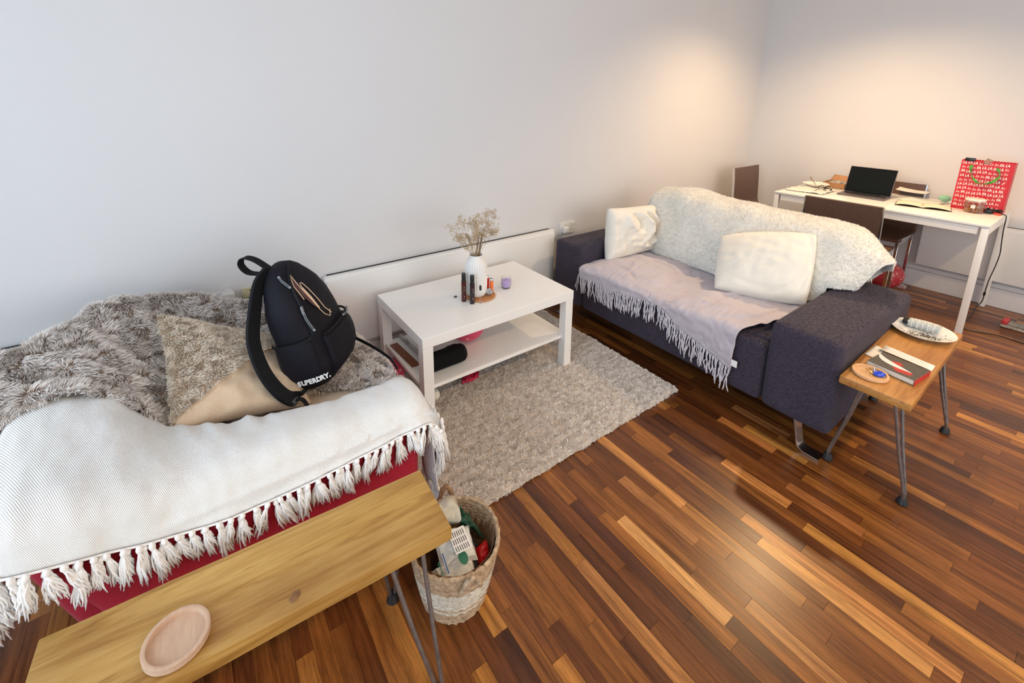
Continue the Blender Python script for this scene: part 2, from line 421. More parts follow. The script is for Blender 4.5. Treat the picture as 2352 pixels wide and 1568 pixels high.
def glass_mix(m, tint=(1, 1, 1), refl=.08):
    nt = m.node_tree; out = nt.nodes['Material Output']; tr = N(m, 'ShaderNodeBsdfTransparent'); gl = N(m, 'ShaderNodeBsdfGlossy')
    tr.inputs[0].default_value = (*tint, 1); gl.inputs['Roughness'].default_value = .03
    lw = N(m, 'ShaderNodeLayerWeight'); lw.inputs[0].default_value = .35; mx = N(m, 'ShaderNodeMixShader')
    mr = N(m, 'ShaderNodeMapRange'); L(m, lw.outputs['Fresnel'], mr.inputs[0]); mr.inputs[3].default_value = refl * .5; mr.inputs[4].default_value = refl * 8
    L(m, mr.outputs[0], mx.inputs[0]); L(m, tr.outputs[0], mx.inputs[1]); L(m, gl.outputs[0], mx.inputs[2]); L(m, mx.outputs[0], out.inputs['Surface'])
glass_mix(M_GLASS, (.97, .99, .98), .05)
def window(name, axis, pos, a0, a1, z0, z1, n):
    bm = bmesh.new(); w = .05
    def bx(p0, p1, q0, q1):
        if axis == 'x': box(bm, pos - .09, pos - .03, p0, p1, q0, q1, .004, 1)
        else: box(bm, p0, p1, pos - .09, pos - .03, q0, q1, .004, 1)
    bx(a0, a1, z0, z0 + w); bx(a0, a1, z1 - w, z1)
    for k in range(n + 1):
        c = a0 + w / 2 + (a1 - a0 - w) * k / n; bx(c - w / 2, c + w / 2, z0 + w, z1 - w)
    f = struct(fin(name, bm, M_WHITE))
    for k in range(n):
        c0 = a0 + w + (a1 - a0 - w) * k / n; c1 = a0 + (a1 - a0 - w) * (k + 1) / n
        d = (pos - .064, pos - .056, c0, c1, z0 + w, z1 - w) if axis == 'x' else (c0, c1, pos - .064, pos - .056, z0 + w, z1 - w)
        boxo('pane', d, M_GLASS, f, bev=0)
    return f
window('window_1', 'x', XL, -1.35, 2.18, .35, 2.45, 3)
window('window_2', 'y', YB, -.6, 3.8, .45, 2.45, 4)

def skirting(name, axis, a0, a1, top):
    bm = bmesh.new(); bm2 = bmesh.new()
    if axis == 'y':   # along the left wall
        box(bm, a0, a1, YW - .022, YW, -.008, .135, .003, 1); box(bm, a0, a1, YW - .012, YW, .135, .152, .003, 1); box(bm2, a0, a1, YW - .014, YW, .1525, .176, .002, 1)
    else:
        box(bm, XR - .022, XR, a0, a1, -.008, .138, .003, 1); box(bm, XR - .014, XR, a0, a1, .1395, .175, .006, 2)
    o = struct(fin(name, bm, M_SKIRT))
    if top: fin('ledge', bm2, M_LEDGE, o)
    else: bm2.free()
    return o
skirting('baseboard_left', 'y', XL, XR - .022, True)
skirting('baseboard_right', 'x', YB, YW - .022, False)

# planks: strips of merbau laid towards the left wall, every one an object of its own
WP = .047; PX0 = 1.102 - 53 * .047
PAL = [(.115, .040, .016), (.155, .056, .020), (.205, .080, .026), (.26, .105, .033), (.33, .145, .046), (.075, .026, .012), (.10, .034, .015), (.42, .205, .070), (.17, .060, .020)]
PWT = [20, 20, 18, 12, 8, 11, 13, 4, 14]
SPECIAL = {  # column index at given x -> (y0, y1, colour)
}
def colx(x): return int(math.floor((x - PX0) / WP))
for x, y0, y1, c in [(1.13, .428, .832, (.56, .30, .105)), (1.362, .73, 1.16, (.50, .235, .07)), (1.69, .503, .762, (.50, .215, .062)), (1.945, .663, .914, (.38, .15, .045)), (2.085, .666, .921, (.28, .12, .045)),
                     (1.44, .05, .50, (.47, .24, .075)), (1.50, .0, .58, (.40, .18, .055)), (1.25, .62, .95, (.30, .13, .042)), (1.02, .50, .98, (.085, .028, .013)), (1.77, .30, .55, (.33, .13, .04)),
                     (.52, .30, .62, (.50, .26, .09)), (.30, .42, .70, (.34, .17, .06)), (1.56, .40, .92, (.10, .033, .014)), (.90, .35, .80, (.35, .16, .05)), (1.20, .10, .42, (.32, .15, .05))]:
    SPECIAL.setdefault(colx(x), []).append((y0, y1, c))
planks = []
ncol = int(math.ceil((XR - PX0) / WP))
for i in range(ncol):
    x0 = max(PX0 + i * WP, XL); x1 = min(PX0 + i * WP + WP, XR); y = YB - random.random() * .4
    sp = sorted(SPECIAL.get(i, []))
    while y < YW:
        nxt = next((s for s in sp if s[0] > y - 1e-6), None)
        if nxt and abs(nxt[0] - y) < 1e-6: y1, c = nxt[1], nxt[2]; sp.remove(nxt)
        else:
            y1 = y + random.choice([.28, .34, .4, .45, .52, .6]) * (.9 + .2 * random.random())
            if nxt and y1 > nxt[0] - .12: y1 = nxt[0]
            c = random.choices(PAL, PWT)[0]; k = .85 + .3 * random.random(); c = (c[0] * k * 1.02, c[1] * k * 1.00, c[2] * k * .72)
        planks.append((x0, x1, max(y, YB), min(y1, YW), c)); y = y1
planks = [p for p in planks if p[3] - p[2] > .01]
def seen(p):
    cx_, cy_ = (p[0] + p[1]) / 2, (p[2] + p[3]) / 2
    d = Vector((cx_, cy_, -CAMH)); z = d.dot(fw)
    if z < .3: return 0
    def pr(x, y):
        d = Vector((x, y, -CAMH)); z = max(d.dot(fw), .05); return CX + FPX * d.dot(rt2) / z, CY - FPX * d.dot(up2) / z
    x, y = pr(cx_, cy_)
    if not (-60 < x < W + 60 and -60 < y < H + 80): return 0
    if cx_ > 2.06 and cx_ < 2.85 and cy_ > .6: return 0          # under the sofa
    if .62 < cx_ < 1.9 and 1.2 < cy_ < 2.2: return 0               # under the rug
    if -.3 < cx_ < .45 and cy_ > 1.12: return 0                    # under the armchair
    if -.3 < cx_ < .38 and .84 < cy_ < 1.3: return 0               # behind the bench top
    if cx_ > 2.9 and cy_ > 1.0: return 0
    a = [pr(p[0], p[2]), pr(p[1], p[2]), pr(p[1], p[3]), pr(p[0], p[3])]
    return abs(sum(a[k][0] * a[(k + 1) % 4][1] - a[(k + 1) % 4][0] * a[k][1] for k in range(4))) / 2
planks.sort(key=seen, reverse=True)
um = bpy.data.meshes.new('plank'); bm = bmesh.new(); box(bm, -.5, .5, -.5, .5, -.5, .5)
bm.to_mesh(um); bm.free(); um.materials.append(M_PLANK)
GAP = .0007
for k, (x0, x1, y0, y1, c) in enumerate(planks[:298]):
    o = bpy.data.objects.new('plank', um); COL.objects.link(o); o.parent = floor
    dz = random.uniform(-.0003, .0003)
    o.location = ((x0 + x1) / 2, (y0 + y1) / 2, -.004 + dz); o.scale = (x1 - x0 - GAP, y1 - y0 - GAP, .008); o.color = (*c, 1)
# the hundreds beyond the limit: joined into one part, with the colour of each plank kept per face
M_PLANK2 = M_PLANK.copy(); M_PLANK2.name = 'plank_varnish_joined'
nt = M_PLANK2.node_tree; oi = next(n for n in nt.nodes if n.type == 'OBJECT_INFO'); atn = nt.nodes.new('ShaderNodeAttribute'); atn.attribute_name = 'plank_colour'
todo = [(l.to_socket, l.from_socket.name) for l in nt.links if l.from_node == oi]
for s_, nm in todo: nt.links.new(atn.outputs['Color'] if nm == 'Color' else atn.outputs['Fac'], s_)
bm = bmesh.new(); cols = []
for (x0, x1, y0, y1, c) in planks[298:]:
    nf = len(bm.faces); box(bm, x0 + GAP / 2, x1 - GAP / 2, y0 + GAP / 2, y1 - GAP / 2, -.008, 0); cols += [c] * (len(bm.faces) - nf)
me = bpy.data.meshes.new('plank_field'); bm.to_mesh(me); bm.free()
ca = me.color_attributes.new('plank_colour', 'FLOAT_COLOR', 'CORNER'); arr = []
for p, c in zip(me.polygons, cols): arr += [*c, 1] * p.loop_total
ca.data.foreach_set('color', arr); o = link('plank_field', me, M_PLANK2, floor, sm=False); o['kind'] = 'stuff'

# downlights in the ceiling
M_LAMP = mat('lamp_warm', (1, .8, .6), .5); M_LAMP.node_tree.nodes['Principled BSDF'].inputs['Emission Color'].default_value = (1, .72, .42, 1)
M_LAMP.node_tree.nodes['Principled BSDF'].inputs['Emission Strength'].default_value = 18
for k, (x, y, pw) in enumerate(LIGHTS):
    r = empty('ceiling_downlight', (x, y, ZC), ['recessed round downlight in the ceiling over the desk corner', 'recessed round downlight in the ceiling near the right wall', 'recessed round downlight over the middle of the floor', 'recessed round downlight over the wooden bench by the window'][k], 'ceiling light', 'recessed ceiling downlights')
    bm = bmesh.new(); lathe(bm, [(.030, ZC - .004), (.045, ZC - .008), (.048, ZC - .002), (.048, ZC)], 24, (x, y, 0)); fin('trim_ring', bm, M_CHROME, r)
    bm = bmesh.new(); lathe(bm, [(0, ZC - .004), (.029, ZC - .004), (.029, ZC)], 20, (x, y, 0)); fin('bulb', bm, M_LAMP, r)
    downlight(x, y, pw)

# ================================================================== PANEL HEATERS
def heater(name, axis, a0, a1, z0, z1, label, front=None):
    if axis == 'y': r = empty(name, ((a0 + a1) / 2, YW, z0), label, 'heater', 'wall panel heaters')
    else: r = empty(name, (XR, (a0 + a1) / 2, z0), label, 'heater', 'wall panel heaters')
    def bx(n, u0, u1, d0, d1, q0, q1, m, bev): 
        dims = (u0, u1, YW - d1, YW - d0, q0, q1) if axis == 'y' else (XR - d1, XR - d0, u0, u1, q0, q1)
        return boxo(n, dims, m, r, bev=bev)
    bx('casing', a0, a1, .016, .052, z0, z1, M_HEAT, .004)
    bx('front_panel', a0 + .006, a1 - .006, .050, .062, z0 - .006, z1 - .018, M_HEAT, .005)
    bx('air_slot', a0 + .02, a1 - .02, .004, .020, z1 - .03, z1 + .0015, M_GRILLE, .001)
    bx('wall_bracket', a0 + .2, a0 + .26, 0, .018, z0 + .05, z1 - .06, M_GRILLE, 0)
    bx('wall_bracket', a1 - .26, a1 - .2, 0, .018, z0 + .05, z1 - .06, M_GRILLE, 0)
    return r
heater('panel_heater', 'y', .50, 2.055, .185, .582, 'long white panel heater on the wall behind the white coffee table')
heater('panel_heater', 'y', -1.25, -.50, .185, .560, 'white panel heater on the wall behind the fur-covered armchair back')
heater('panel_heater', 'x', -.75, .88, .205, .600, 'white panel heater on the wall under the white desk')

# ================================================================== COFFEE TABLE, RUG
tx, ty, tz0 = .735, 1.632, .018; tL, tD, tH = .90, .55, .447
r = empty('coffee_table', (tx + tL / 2, ty + tD / 2, tz0), 'white rectangular coffee table with a lower shelf standing on the shaggy rug', 'coffee table')
boxo('table_top', (tx, tx + tL, ty, ty + tD, tz0 + tH - .05, tz0 + tH), M_WHITE, r, .0015, 1)
for a in (0, 1):
    for b in (0, 1):
        x = tx + .0015 + a * (tL - .053); y = ty + .0015 + b * (tD - .053)
        boxo('leg', (x, x + .05, y, y + .05, tz0, tz0 + tH - .0505), M_WHITE, r, .001, 1)
SHZ = .200
boxo('shelf', (tx + .012, tx + tL - .012, ty + .03, ty + tD - .03, SHZ - .018, SHZ), M_WHITE, r, .001, 1)

rx0, rx1, ry0, ry1 = .535, 1.937, 1.15, 2.235
rug_r = empty('shaggy_rug', ((rx0 + rx1) / 2, (ry0 + ry1) / 2, 0), 'oatmeal shaggy rug with ribbed pile lying under the coffee table', 'rug')
nu, nv = 150, 115
xs = np.linspace(rx0, rx1, nu); ys = np.linspace(ry0, ry1, nv); X, Y = np.meshgrid(xs, ys, indexing='ij')
ribs = .0075 * np.abs(np.sin(Y * math.pi / .047 + .5 * np.sin(X * 6))) ** .7 + .002 * np.abs(np.sin(X * math.pi / .09 + .6 * np.sin(Y * 5))) 
wob = np.array([[noise.noise((a * 9, b * 9, 3)) for b in ys] for a in xs])
X2 = X + .006 * wob; Y2 = Y + .008 * np.array([[noise.noise((a * 13, b * 7, 8)) for b in ys] for a in xs])
S = np.stack([X2, Y2, .0125 + ribs + .003 * wob], -1)
S[0, :, 2] = S[-1, :, 2] = S[:, 0, 2] = S[:, -1, 2] = .002
gridmesh('backing', S, M_RUGB, rug_r, thick=0)
P, Nn, T = sample(S, 170000)
# leave the table feet standing clear
P[:, 2] = np.maximum(P[:, 2], .004)
keep = np.ones(len(P), bool)
for a in (tx, tx + tL - .05):
    for b in (ty, ty + tD - .05): keep &= ~((P[:, 0] > a - .002) & (P[:, 0] < a + .052) & (P[:, 1] > b - .002) & (P[:, 1] < b + .052))
P, Nn, T = P[keep], Nn[keep], T[keep]
strands('pile', P, Nn, T, .0105, .0023, M_RUGS, rug_r, flow=(.5, -1, 0), lean=.30, curl=.5)

# ================================================================== SOFA
sr = empty('sofa', (2.45, 1.35, 0), 'low two-seat sofa in slate tweed with wide box arms', 'sofa')
def rbox(name, d, m, parent, bev, sub=0, wr=0., seed=0):
    bm = bmesh.new(); box(bm, *d, bev=bev, seg=4)
    if sub:
        bmesh.ops.subdivide_edges(bm, edges=[e for e in bm.edges if e.calc_length() > .12], cuts=sub, use_grid_fill=True)
        for v in bm.verts:
            v.co += v.co.normalized() * 0 + Vector((noise.noise(v.co * 5 + Vector((seed, 0, 0))), noise.noise(v.co * 5 + Vector((0, seed, 9))), noise.noise(v.co * 5 + Vector((3, 0, seed))))) * wr
    return fin(name, bm, m, parent, auto=False)
rbox('arm', (1.995, 2.885, .512, .785, .135, .548), M_SOFA, sr, .035, 8, .004, 1)
rbox('arm', (1.995, 2.885, 1.930, 2.195, .135, .548), M_SOFA, sr, .035, 8, .004, 5)
rbox('seat_base', (2.000, 2.64, .790, 1.925, .135, .418), M_SOFA, sr, .035, 8, .002, 2)
rbox('seat_cushion', (2.06, 2.62, .800, 1.350, .405, .427), M_SOFA, sr, .012, 6, .002, 3)
rbox('seat_cushion', (2.06, 2.62, 1.360, 1.915, .405, .427), M_SOFA, sr, .012, 6, .002, 4)
rbox('backrest', (2.66, 2.885, .790, 1.925, .135, .80), M_SOFA, sr, .05, 8, .004, 6)
for (yy, s) in ((.62, -1), (2.09, 1)):
    for xx in (2.04, 2.80):
        bm = bmesh.new(); pts = [(xx, yy, .137), (xx, yy - s * -.0, .05)] 
        pr_ = [(yy + .02 * -s, .140), (yy + .005 * -s, .075), (yy - .002 * -s, .040), (yy + .008 * s, .018), (yy + .03 * s, .006), (yy + .09 * s, .005)]
        ribbon(bm, [(xx, a, b) for a, b in pr_], (1, 0, 0), .055, .007); fin('foot', bm, M_CHROME, sr)

# ---- dusty grey throw over the seat
hem = [(1.93, .385), (1.80, .372), (1.702, .362), (1.60, .372), (1.50, .385), (1.42, .395), (1.36, .402), (1.33, .400), (1.296, .385), (1.247, .352), (1.18, .325), (1.10, .300), (1.028, .276), (.97, .258), (.918, .238)]
grid = []
inner = {0: 1.975, 14: .80}
for k, (y, z) in enumerate(hem):
    t = k / (len(hem) - 1); yb = 1.925 + (.795 - 1.925) * t
    m_ = lambda a: y + (yb - y) * a
    dip = .034 * math.exp(-((y - 1.335) / .04) ** 2)
    yc_ = 1.62 if y > 1.335 else 1.08; pf = max(0, 1 - ((y - yc_) / .29) ** 2)
    zt = .441 + .022 * pf
    front = min(z, .40)
    grid.append([(1.974, y, front), (1.973, m_(.03), (front + .415) / 2), (1.983 + dip * .9 - .006 * pf, m_(.10), .424 + .008 * pf - dip * .4), (2.05, m_(.3), zt - dip), (2.18, m_(.6), zt + .008 - dip), (2.32, m_(.85), zt + .004 - dip * .6), (2.45, m_(1.), zt - dip * .3), (2.585, m_(1.), .437)])
S = dense(grid, 170, 90)
gt = empty('grey_throw', (2.2, 1.37, .43), 'dusty grey cotton throw with a corded fringe spread over the sofa seat', 'throw')
# creases: soft folds radiating from the gap between the two cushions
Sw = wrinkle(S, [(.012, 6, 1, (1, 1, 1)), (.009, 14, 4, (1.2, .6, 1)), (.006, 34, 9, (.5, 1.2, 1))])
dx = Sw[..., 0] - 2.05; dy = Sw[..., 1] - 1.335
fold = np.zeros(dx.shape)
for (ox, oy, ax, ay, ln, am, wdt) in [(2.0, 1.345, 1, .1, .45, .016, .016), (2.02, 1.315, 1, .34, .5, -.010, .012), (1.99, 1.36, 1, -.12, .35, .010, .010), (2.06, 1.56, .35, .9, .22, -.010, .008), (2.1, 1.64, .9, .5, .2, .008, .010), (2.2, 1.20, .8, -.5, .3, .008, .012), (2.02, 1.05, .6, -.7, .2, .006, .008), (2.08, .95, 1, -.3, .35, .007, .012), (2.35, 1.45, .2, 1, .25, -.009, .010), (2.12, 1.22, -.2, -1, .2, .007, .009)]:
    l = math.hypot(ax, ay); ax, ay = ax / l, ay / l
    px, py = Sw[..., 0] - ox, Sw[..., 1] - oy; al = px * ax + py * ay; ac = -px * ay + py * ax + .015 * np.sin(al * 18)
    fold += 1.7 * am * np.exp(-(ac / wdt) ** 2) * np.clip(1 - ((al - ln / 2) / (ln / 1.7)) ** 2, 0, 1)
Sw[..., 2] += fold * (Sw[..., 2] > .39)
# the cloth stays in front of the cushions on its hanging side and on top of them elsewhere
hang = Sw[..., 2] < .40; Sw[..., 0] = np.where(hang, np.minimum(Sw[..., 0], 1.982), Sw[..., 0])
Sw[..., 2] = np.where(Sw[..., 0] > 2.01, np.maximum(Sw[..., 2], .438 + .004 * np.sin(Sw[..., 0] * 40 + Sw[..., 1] * 23)), Sw[..., 2])
Sw[..., 0] = np.where(~hang & (Sw[..., 0] <= 2.03) & (Sw[..., 2] < .426), np.minimum(Sw[..., 0], 1.985), Sw[..., 0])
gridmesh('cloth', Sw, M_GREYT, gt, .003)
boxo('care_label', (1.966, 1.970, .888, .915, .268, .300), M_TASSEL, gt, .0005, 1)
def cord_mesh(k):
    bm = bmesh.new(); ln = .088 + .025 * random.random(); p = Vector((0, 0, 0)); pts = [p.copy()]; sw = (random.random() - .5) * .02; sx = -.004
    for i in range(1, 8):
        t = i / 7; pts.append(Vector((sx * math.sin(t * 2) + .0015 * math.sin(i * 2. + k), sw * t * t + .002 * math.sin(i * 1.3 + k), -ln * t)))
    tube(bm, pts, [.0019, .0025, .0021, .0026, .0021, .0026, .0032, .0022], 5)
    me = bpy.data.meshes.new('fringe_cord'); bm.to_mesh(me); bm.free(); smooth(me); me.materials.append(M_GREYF); return me
cords = [cord_mesh(k) for k in range(8)]
edge = Sw[:, 0, :]; cum = np.concatenate([[0], np.cumsum(np.linalg.norm(np.diff(edge, axis=0), axis=1))])
for k, s in enumerate(np.linspace(.004, cum[-1] - .003, 172)):
    p = [np.interp(s + random.uniform(-.002, .002), cum, edge[:, a]) for a in range(3)]
    o = bpy.data.objects.new('fringe_cord', cords[k % 8]); COL.objects.link(o); o.parent = gt
    o.matrix_basis = Matrix.Translation(Vector((p[0] - .003, p[1], p[2] + .002)) - gt.location) @ Matrix.Rotation(random.uniform(-.25, .25), 4, 'X') @ Matrix.Diagonal((1, 1, random.uniform(.85, 1.2), 1))

# ---- ivory fleece over the backrest
fl = empty('ivory_fleece_blanket', (2.75, 1.3, .45), 'ivory sherpa fleece blanket draped over the sofa backrest', 'blanket')
cols_ = [
    [(2.66, 1.99, .46), (2.67, 2.00, .56), (2.72, 2.01, .66), (2.80, 2.02, .70), (2.91, 2.02, .66), (2.94, 2.00, .50)],
    [(2.62, 1.915, .45), (2.60, 1.93, .60), (2.66, 1.95, .78), (2.78, 1.96, .845), (2.92, 1.96, .79), (2.94, 1.95, .45)],
    [(2.55, 1.75, .447), (2.565, 1.78, .62), (2.66, 1.79, .82), (2.78, 1.79, .872), (2.92, 1.79, .81), (2.93, 1.79, .45)],
    [(2.54, 1.52, .447), (2.55, 1.54, .63), (2.65, 1.55, .82), (2.78, 1.55, .868), (2.92, 1.55, .81), (2.93, 1.55, .45)],
    [(2.535, 1.28, .448), (2.55, 1.28, .63), (2.65, 1.28, .815), (2.78, 1.28, .862), (2.92, 1.28, .80), (2.93, 1.28, .45)],
    [(2.54, 1.02, .450), (2.56, 1.02, .63), (2.65, 1.02, .81), (2.78, 1.02, .855), (2.92, 1.02, .80), (2.93, 1.02, .45)],
    [(2.555, .86, .455), (2.575, .85, .63), (2.66, .84, .80), (2.78, .83, .848), (2.92, .83, .79), (2.93, .83, .45)],
    [(2.575, .785, .53), (2.585, .762, .64), (2.66, .745, .785), (2.77, .725, .828), (2.89, .725, .78), (2.915, .73, .50)],
    [(2.60, .735, .562), (2.61, .705, .63), (2.655, .675, .72), (2.73, .645, .775), (2.84, .65, .74), (2.91, .66, .60)],
    [(2.655, .690, .560), (2.65, .660, .605), (2.665, .635, .655), (2.68, .600, .715), (2.72, .570, .735), (2.84, .60, .66)]]
S = dense(cols_, 120, 96)
S = wrinkle(S, [(.022, 3.2, 2, (1, 1, 1)), (.010, 9, 5, (1, 1, 1)), (.003, 45, 7, (1, 1, 1))])
S[..., 2] = np.where((S[..., 0] < 2.64), np.maximum(S[..., 2], .447), S[..., 2])
S[..., 2] = np.where((S[..., 1] < .785) & (S[..., 0] < 2.88), np.maximum(S[..., 2], .560), S[..., 2])
gridmesh('fleece', S, M_FLEECE, fl, .010)
P, Nn, T = sample(S, 90000); strands('fleece_pile', P + Nn * .001, Nn, T, .0075, .0022, M_FLS, fl, curl=.9, lean=.1)

# ---- two cream cushions
def folds(lines, s_on=1):
    def fn(S, U, V, s, nn):
        if s != s_on: return S
        d = np.zeros(U.shape)
        for (u0, v0, u1, v1, bend, am, wd_) in lines:
            L_ = math.hypot(u1 - u0, v1 - v0); ax, ay = (u1 - u0) / L_, (v1 - v0) / L_; pu, pv = U - u0, V - v0
            al = pu * ax + pv * ay; ac = -pu * ay + pv * ax - bend * np.sin(np.clip(al / L_, 0, 1) * math.pi)
            d += 1.7 * am * np.exp(-(ac / wd_) ** 2) * np.clip(1 - ((al - L_ / 2) / (L_ / 1.8)) ** 2, 0, 1)
        return S + nn * (d * ((1 - U ** 2).clip(0) * (1 - V ** 2).clip(0)) ** .25)[..., None]
    return fn
F1 = folds([(-.1, .98, .0, -.5, .30, .026, .09), (.15, .98, .25, -.6, .28, -.022, .09), (.38, .9, .45, -.7, .25, .022, .10), (-.45, .95, -.30, .1, -.12, .020, .10), (-.28, .8, -.1, .0, .12, -.026, .08), (.62, .8, .70, -.6, .15, -.014, .09), (-.8, .9, -.75, -.9, .0, -.010, .05), (-.2, -.55, .5, -.35, -.2, .016, .10)])
F2 = folds([(.80, .99, .72, -.9, .16, -.016, .07), (.92, .9, .86, -.9, .12, .012, .07), (-.9, -.55, .5, -.82, -.12, -.008, .06), (-.2, -.9, .7, -.62, -.14, -.007, .05)])
def soften(S, U, V, s, nn):
    S = S.copy(); S[..., 2] -= .018 * np.exp(-((U - .1) ** 2 * 6 + (V - 1.0) ** 2 * 5)) * 1.
    return S
o, _ = pillow('cream_cushion', [(2.155, 1.875, .450), (2.70, 1.845, .455), (2.70, 1.900, .755), (2.185, 1.905, .792)], .17, M_CUSH, None, 54, .006, 3., loc=(2.45, 1.86, .45), puff=.33, bow=.03, fn=F1)
tag(o, 'cream cushion with deep folds standing in the far corner of the sofa against its arm', 'cushion', 'cream sofa cushions')
o, _ = pillow('cream_cushion', [(2.285, 1.205, .472), (2.46, .822, .478), (2.650, .890, .795), (2.53, 1.33, .695)], .22, M_CUSH, None, 54, .0035, 8., loc=(2.45, 1.0, .45), puff=.42, bow=-.04, fn=F2)
tag(o, 'large cream cushion slumped against the fleece beside the near sofa arm', 'cushion', 'cream sofa cushions')

# ================================================================== ARMCHAIR
ac = empty('red_armchair', (.05, 1.66, 0), 'crimson wool armchair almost hidden under blankets beside the window', 'armchair')
def loft(name, secs, m, parent, n=40, e=3.2, **k):
    """secs: (z, x0, x1, y0, y1) super-elliptic sections"""
    bm = bmesh.new(); rings = []
    for (z, x0, x1, y0, y1) in secs:
        ring = []
        for i in range(n):
            a = 2 * math.pi * i / n; c, s = math.cos(a), math.sin(a)
            ring.append(bm.verts.new(((x0 + x1) / 2 + (x1 - x0) / 2 * math.copysign(abs(c) ** (2 / e), c), (y0 + y1) / 2 + (y1 - y0) / 2 * math.copysign(abs(s) ** (2 / e), s), z)))
        rings.append(ring)
    for a, b in zip(rings, rings[1:]):
        for i in range(n): bm.faces.new((a[i], a[(i + 1) % n], b[(i + 1) % n], b[i]))
    bm.faces.new(rings[0][::-1]); bm.faces.new(rings[-1]); return fin(name, bm, m, parent, **k)
loft('arm', [(.06, -.20, .485, 1.165, 1.32), (.10, -.22, .492, 1.150, 1.33), (.35, -.295, .497, 1.142, 1.335), (.44, -.335, .497, 1.142, 1.335), (.50, -.35, .495, 1.143, 1.335), (.53, -.35, .490, 1.155, 1.325), (.545, -.33, .47, 1.18, 1.30)], M_RED, ac, 64, 9)
loft('arm', [(.06, -.28, .50, 2.03, 2.18), (.10, -.30, .51, 2.02, 2.20), (.50, -.32, .51, 2.02, 2.20), (.53, -.32, .50, 2.035, 2.185), (.545, -.30, .48, 2.06, 2.16)], M_RED, ac, 64, 9)
loft('backrest', [(.06, -.34, -.14, 1.36, 1.99), (.15, -.40, -.16, 1.34, 2.01), (.45, -.49, -.24, 1.34, 2.01), (.60, -.53, -.33, 1.35, 2.00), (.64, -.52, -.37, 1.38, 1.97)], M_RED, ac, 64, 7)
loft('seat_base', [(.06, -.13, .505, 1.345, 2.01), (.09, -.13, .515, 1.338, 2.017), (.30, -.14, .515, 1.338, 2.017), (.315, -.13, .505, 1.345, 2.01)], M_RED, ac, 64, 12)
loft('seat_cushion', [(.32, -.20, .535, 1.350, 2.005), (.345, -.22, .555, 1.340, 2.015), (.415, -.22, .558, 1.340, 2.015), (.44, -.20, .54, 1.36, 1.995), (.447, -.12, .47, 1.44, 1.92)], M_BEIGE, ac, 64, 8)
for a, b in ((-.2, 1.2), (.43, 1.2), (-.2, 2.12), (.43, 2.12)):
    bm = bmesh.new(); lathe(bm, [(.018, 0), (.026, .065)], 16, (a, b, 0)); fin('foot', bm, M_BLACKPL, ac)

# ---- white ribbed throw on the near arm
wt = empty('white_ribbed_throw', (.05, 1.22, .55), 'white ribbed cotton throw with knotted tassels over the near arm of the armchair', 'throw')
g = [  # columns from the front end of the arm to the back of the chair: tucked edge, inner ridge, top, outer ridge, hem
    [(.545, 1.350, .40), (.548, 1.325, .455), (.552, 1.25, .475), (.548, 1.17, .468), (.545, 1.112, .455)],
    [(.515, 1.350, .46), (.518, 1.320, .535), (.520, 1.24, .560), (.518, 1.16, .545), (.512, 1.125, .492)],
    [(.455, 1.350, .47), (.458, 1.318, .552), (.455, 1.24, .575), (.450, 1.16, .560), (.440, 1.124, .492)],
    [(.33, 1.355, .47), (.33, 1.325, .552), (.33, 1.24, .575), (.33, 1.165, .560), (.335, 1.122, .485)],
    [(.19, 1.365, .47), (.19, 1.345, .552), (.19, 1.25, .578), (.185, 1.165, .562), (.18, 1.121, .475)],
    [(.06, 1.40, .47), (.06, 1.375, .550), (.06, 1.26, .580), (.055, 1.165, .565), (.05, 1.121, .472)],
    [(-.05, 1.45, .47), (-.05, 1.420, .545), (-.05, 1.28, .585), (-.055, 1.17, .570), (-.06, 1.121, .480)],
    [(-.14, 1.50, .52), (-.14, 1.450, .570), (-.145, 1.29, .605), (-.155, 1.17, .588), (-.165, 1.121, .502)],
    [(-.24, 1.56, .64), (-.24, 1.48, .655), (-.24, 1.31, .645), (-.25, 1.17, .620), (-.255, 1.120, .530)],
    [(-.35, 1.62, .69), (-.35, 1.50, .690), (-.35, 1.32, .670), (-.35, 1.17, .640), (-.345, 1.112, .560)],
    [(-.43, 1.64, .70), (-.43, 1.50, .692), (-.425, 1.31, .664), (-.42, 1.17, .632), (-.395, 1.115, .572)],
    [(-.485, 1.64, .65), (-.48, 1.50, .645), (-.47, 1.30, .62), (-.45, 1.18, .595), (-.415, 1.135, .560)],
    [(-.51, 1.64, .50), (-.505, 1.50, .50), (-.495, 1.32, .48), (-.475, 1.22, .47), (-.455, 1.17, .46)]]
S = dense(g, 150, 64)
S = wrinkle(S, [(.010, 5, 3, (1, .4, 1)), (.008, 11, 6, (1.3, .45, .4)), (.004, 24, 12, (1.2, .5, .6)), (.0014, 60, 2, (1, .5, 1))])
S[..., 1] = np.where((S[..., 2] < .52) & (S[..., 0] > -.33) & (S[..., 1] < 1.2), np.minimum(S[..., 1], 1.128), S[..., 1])
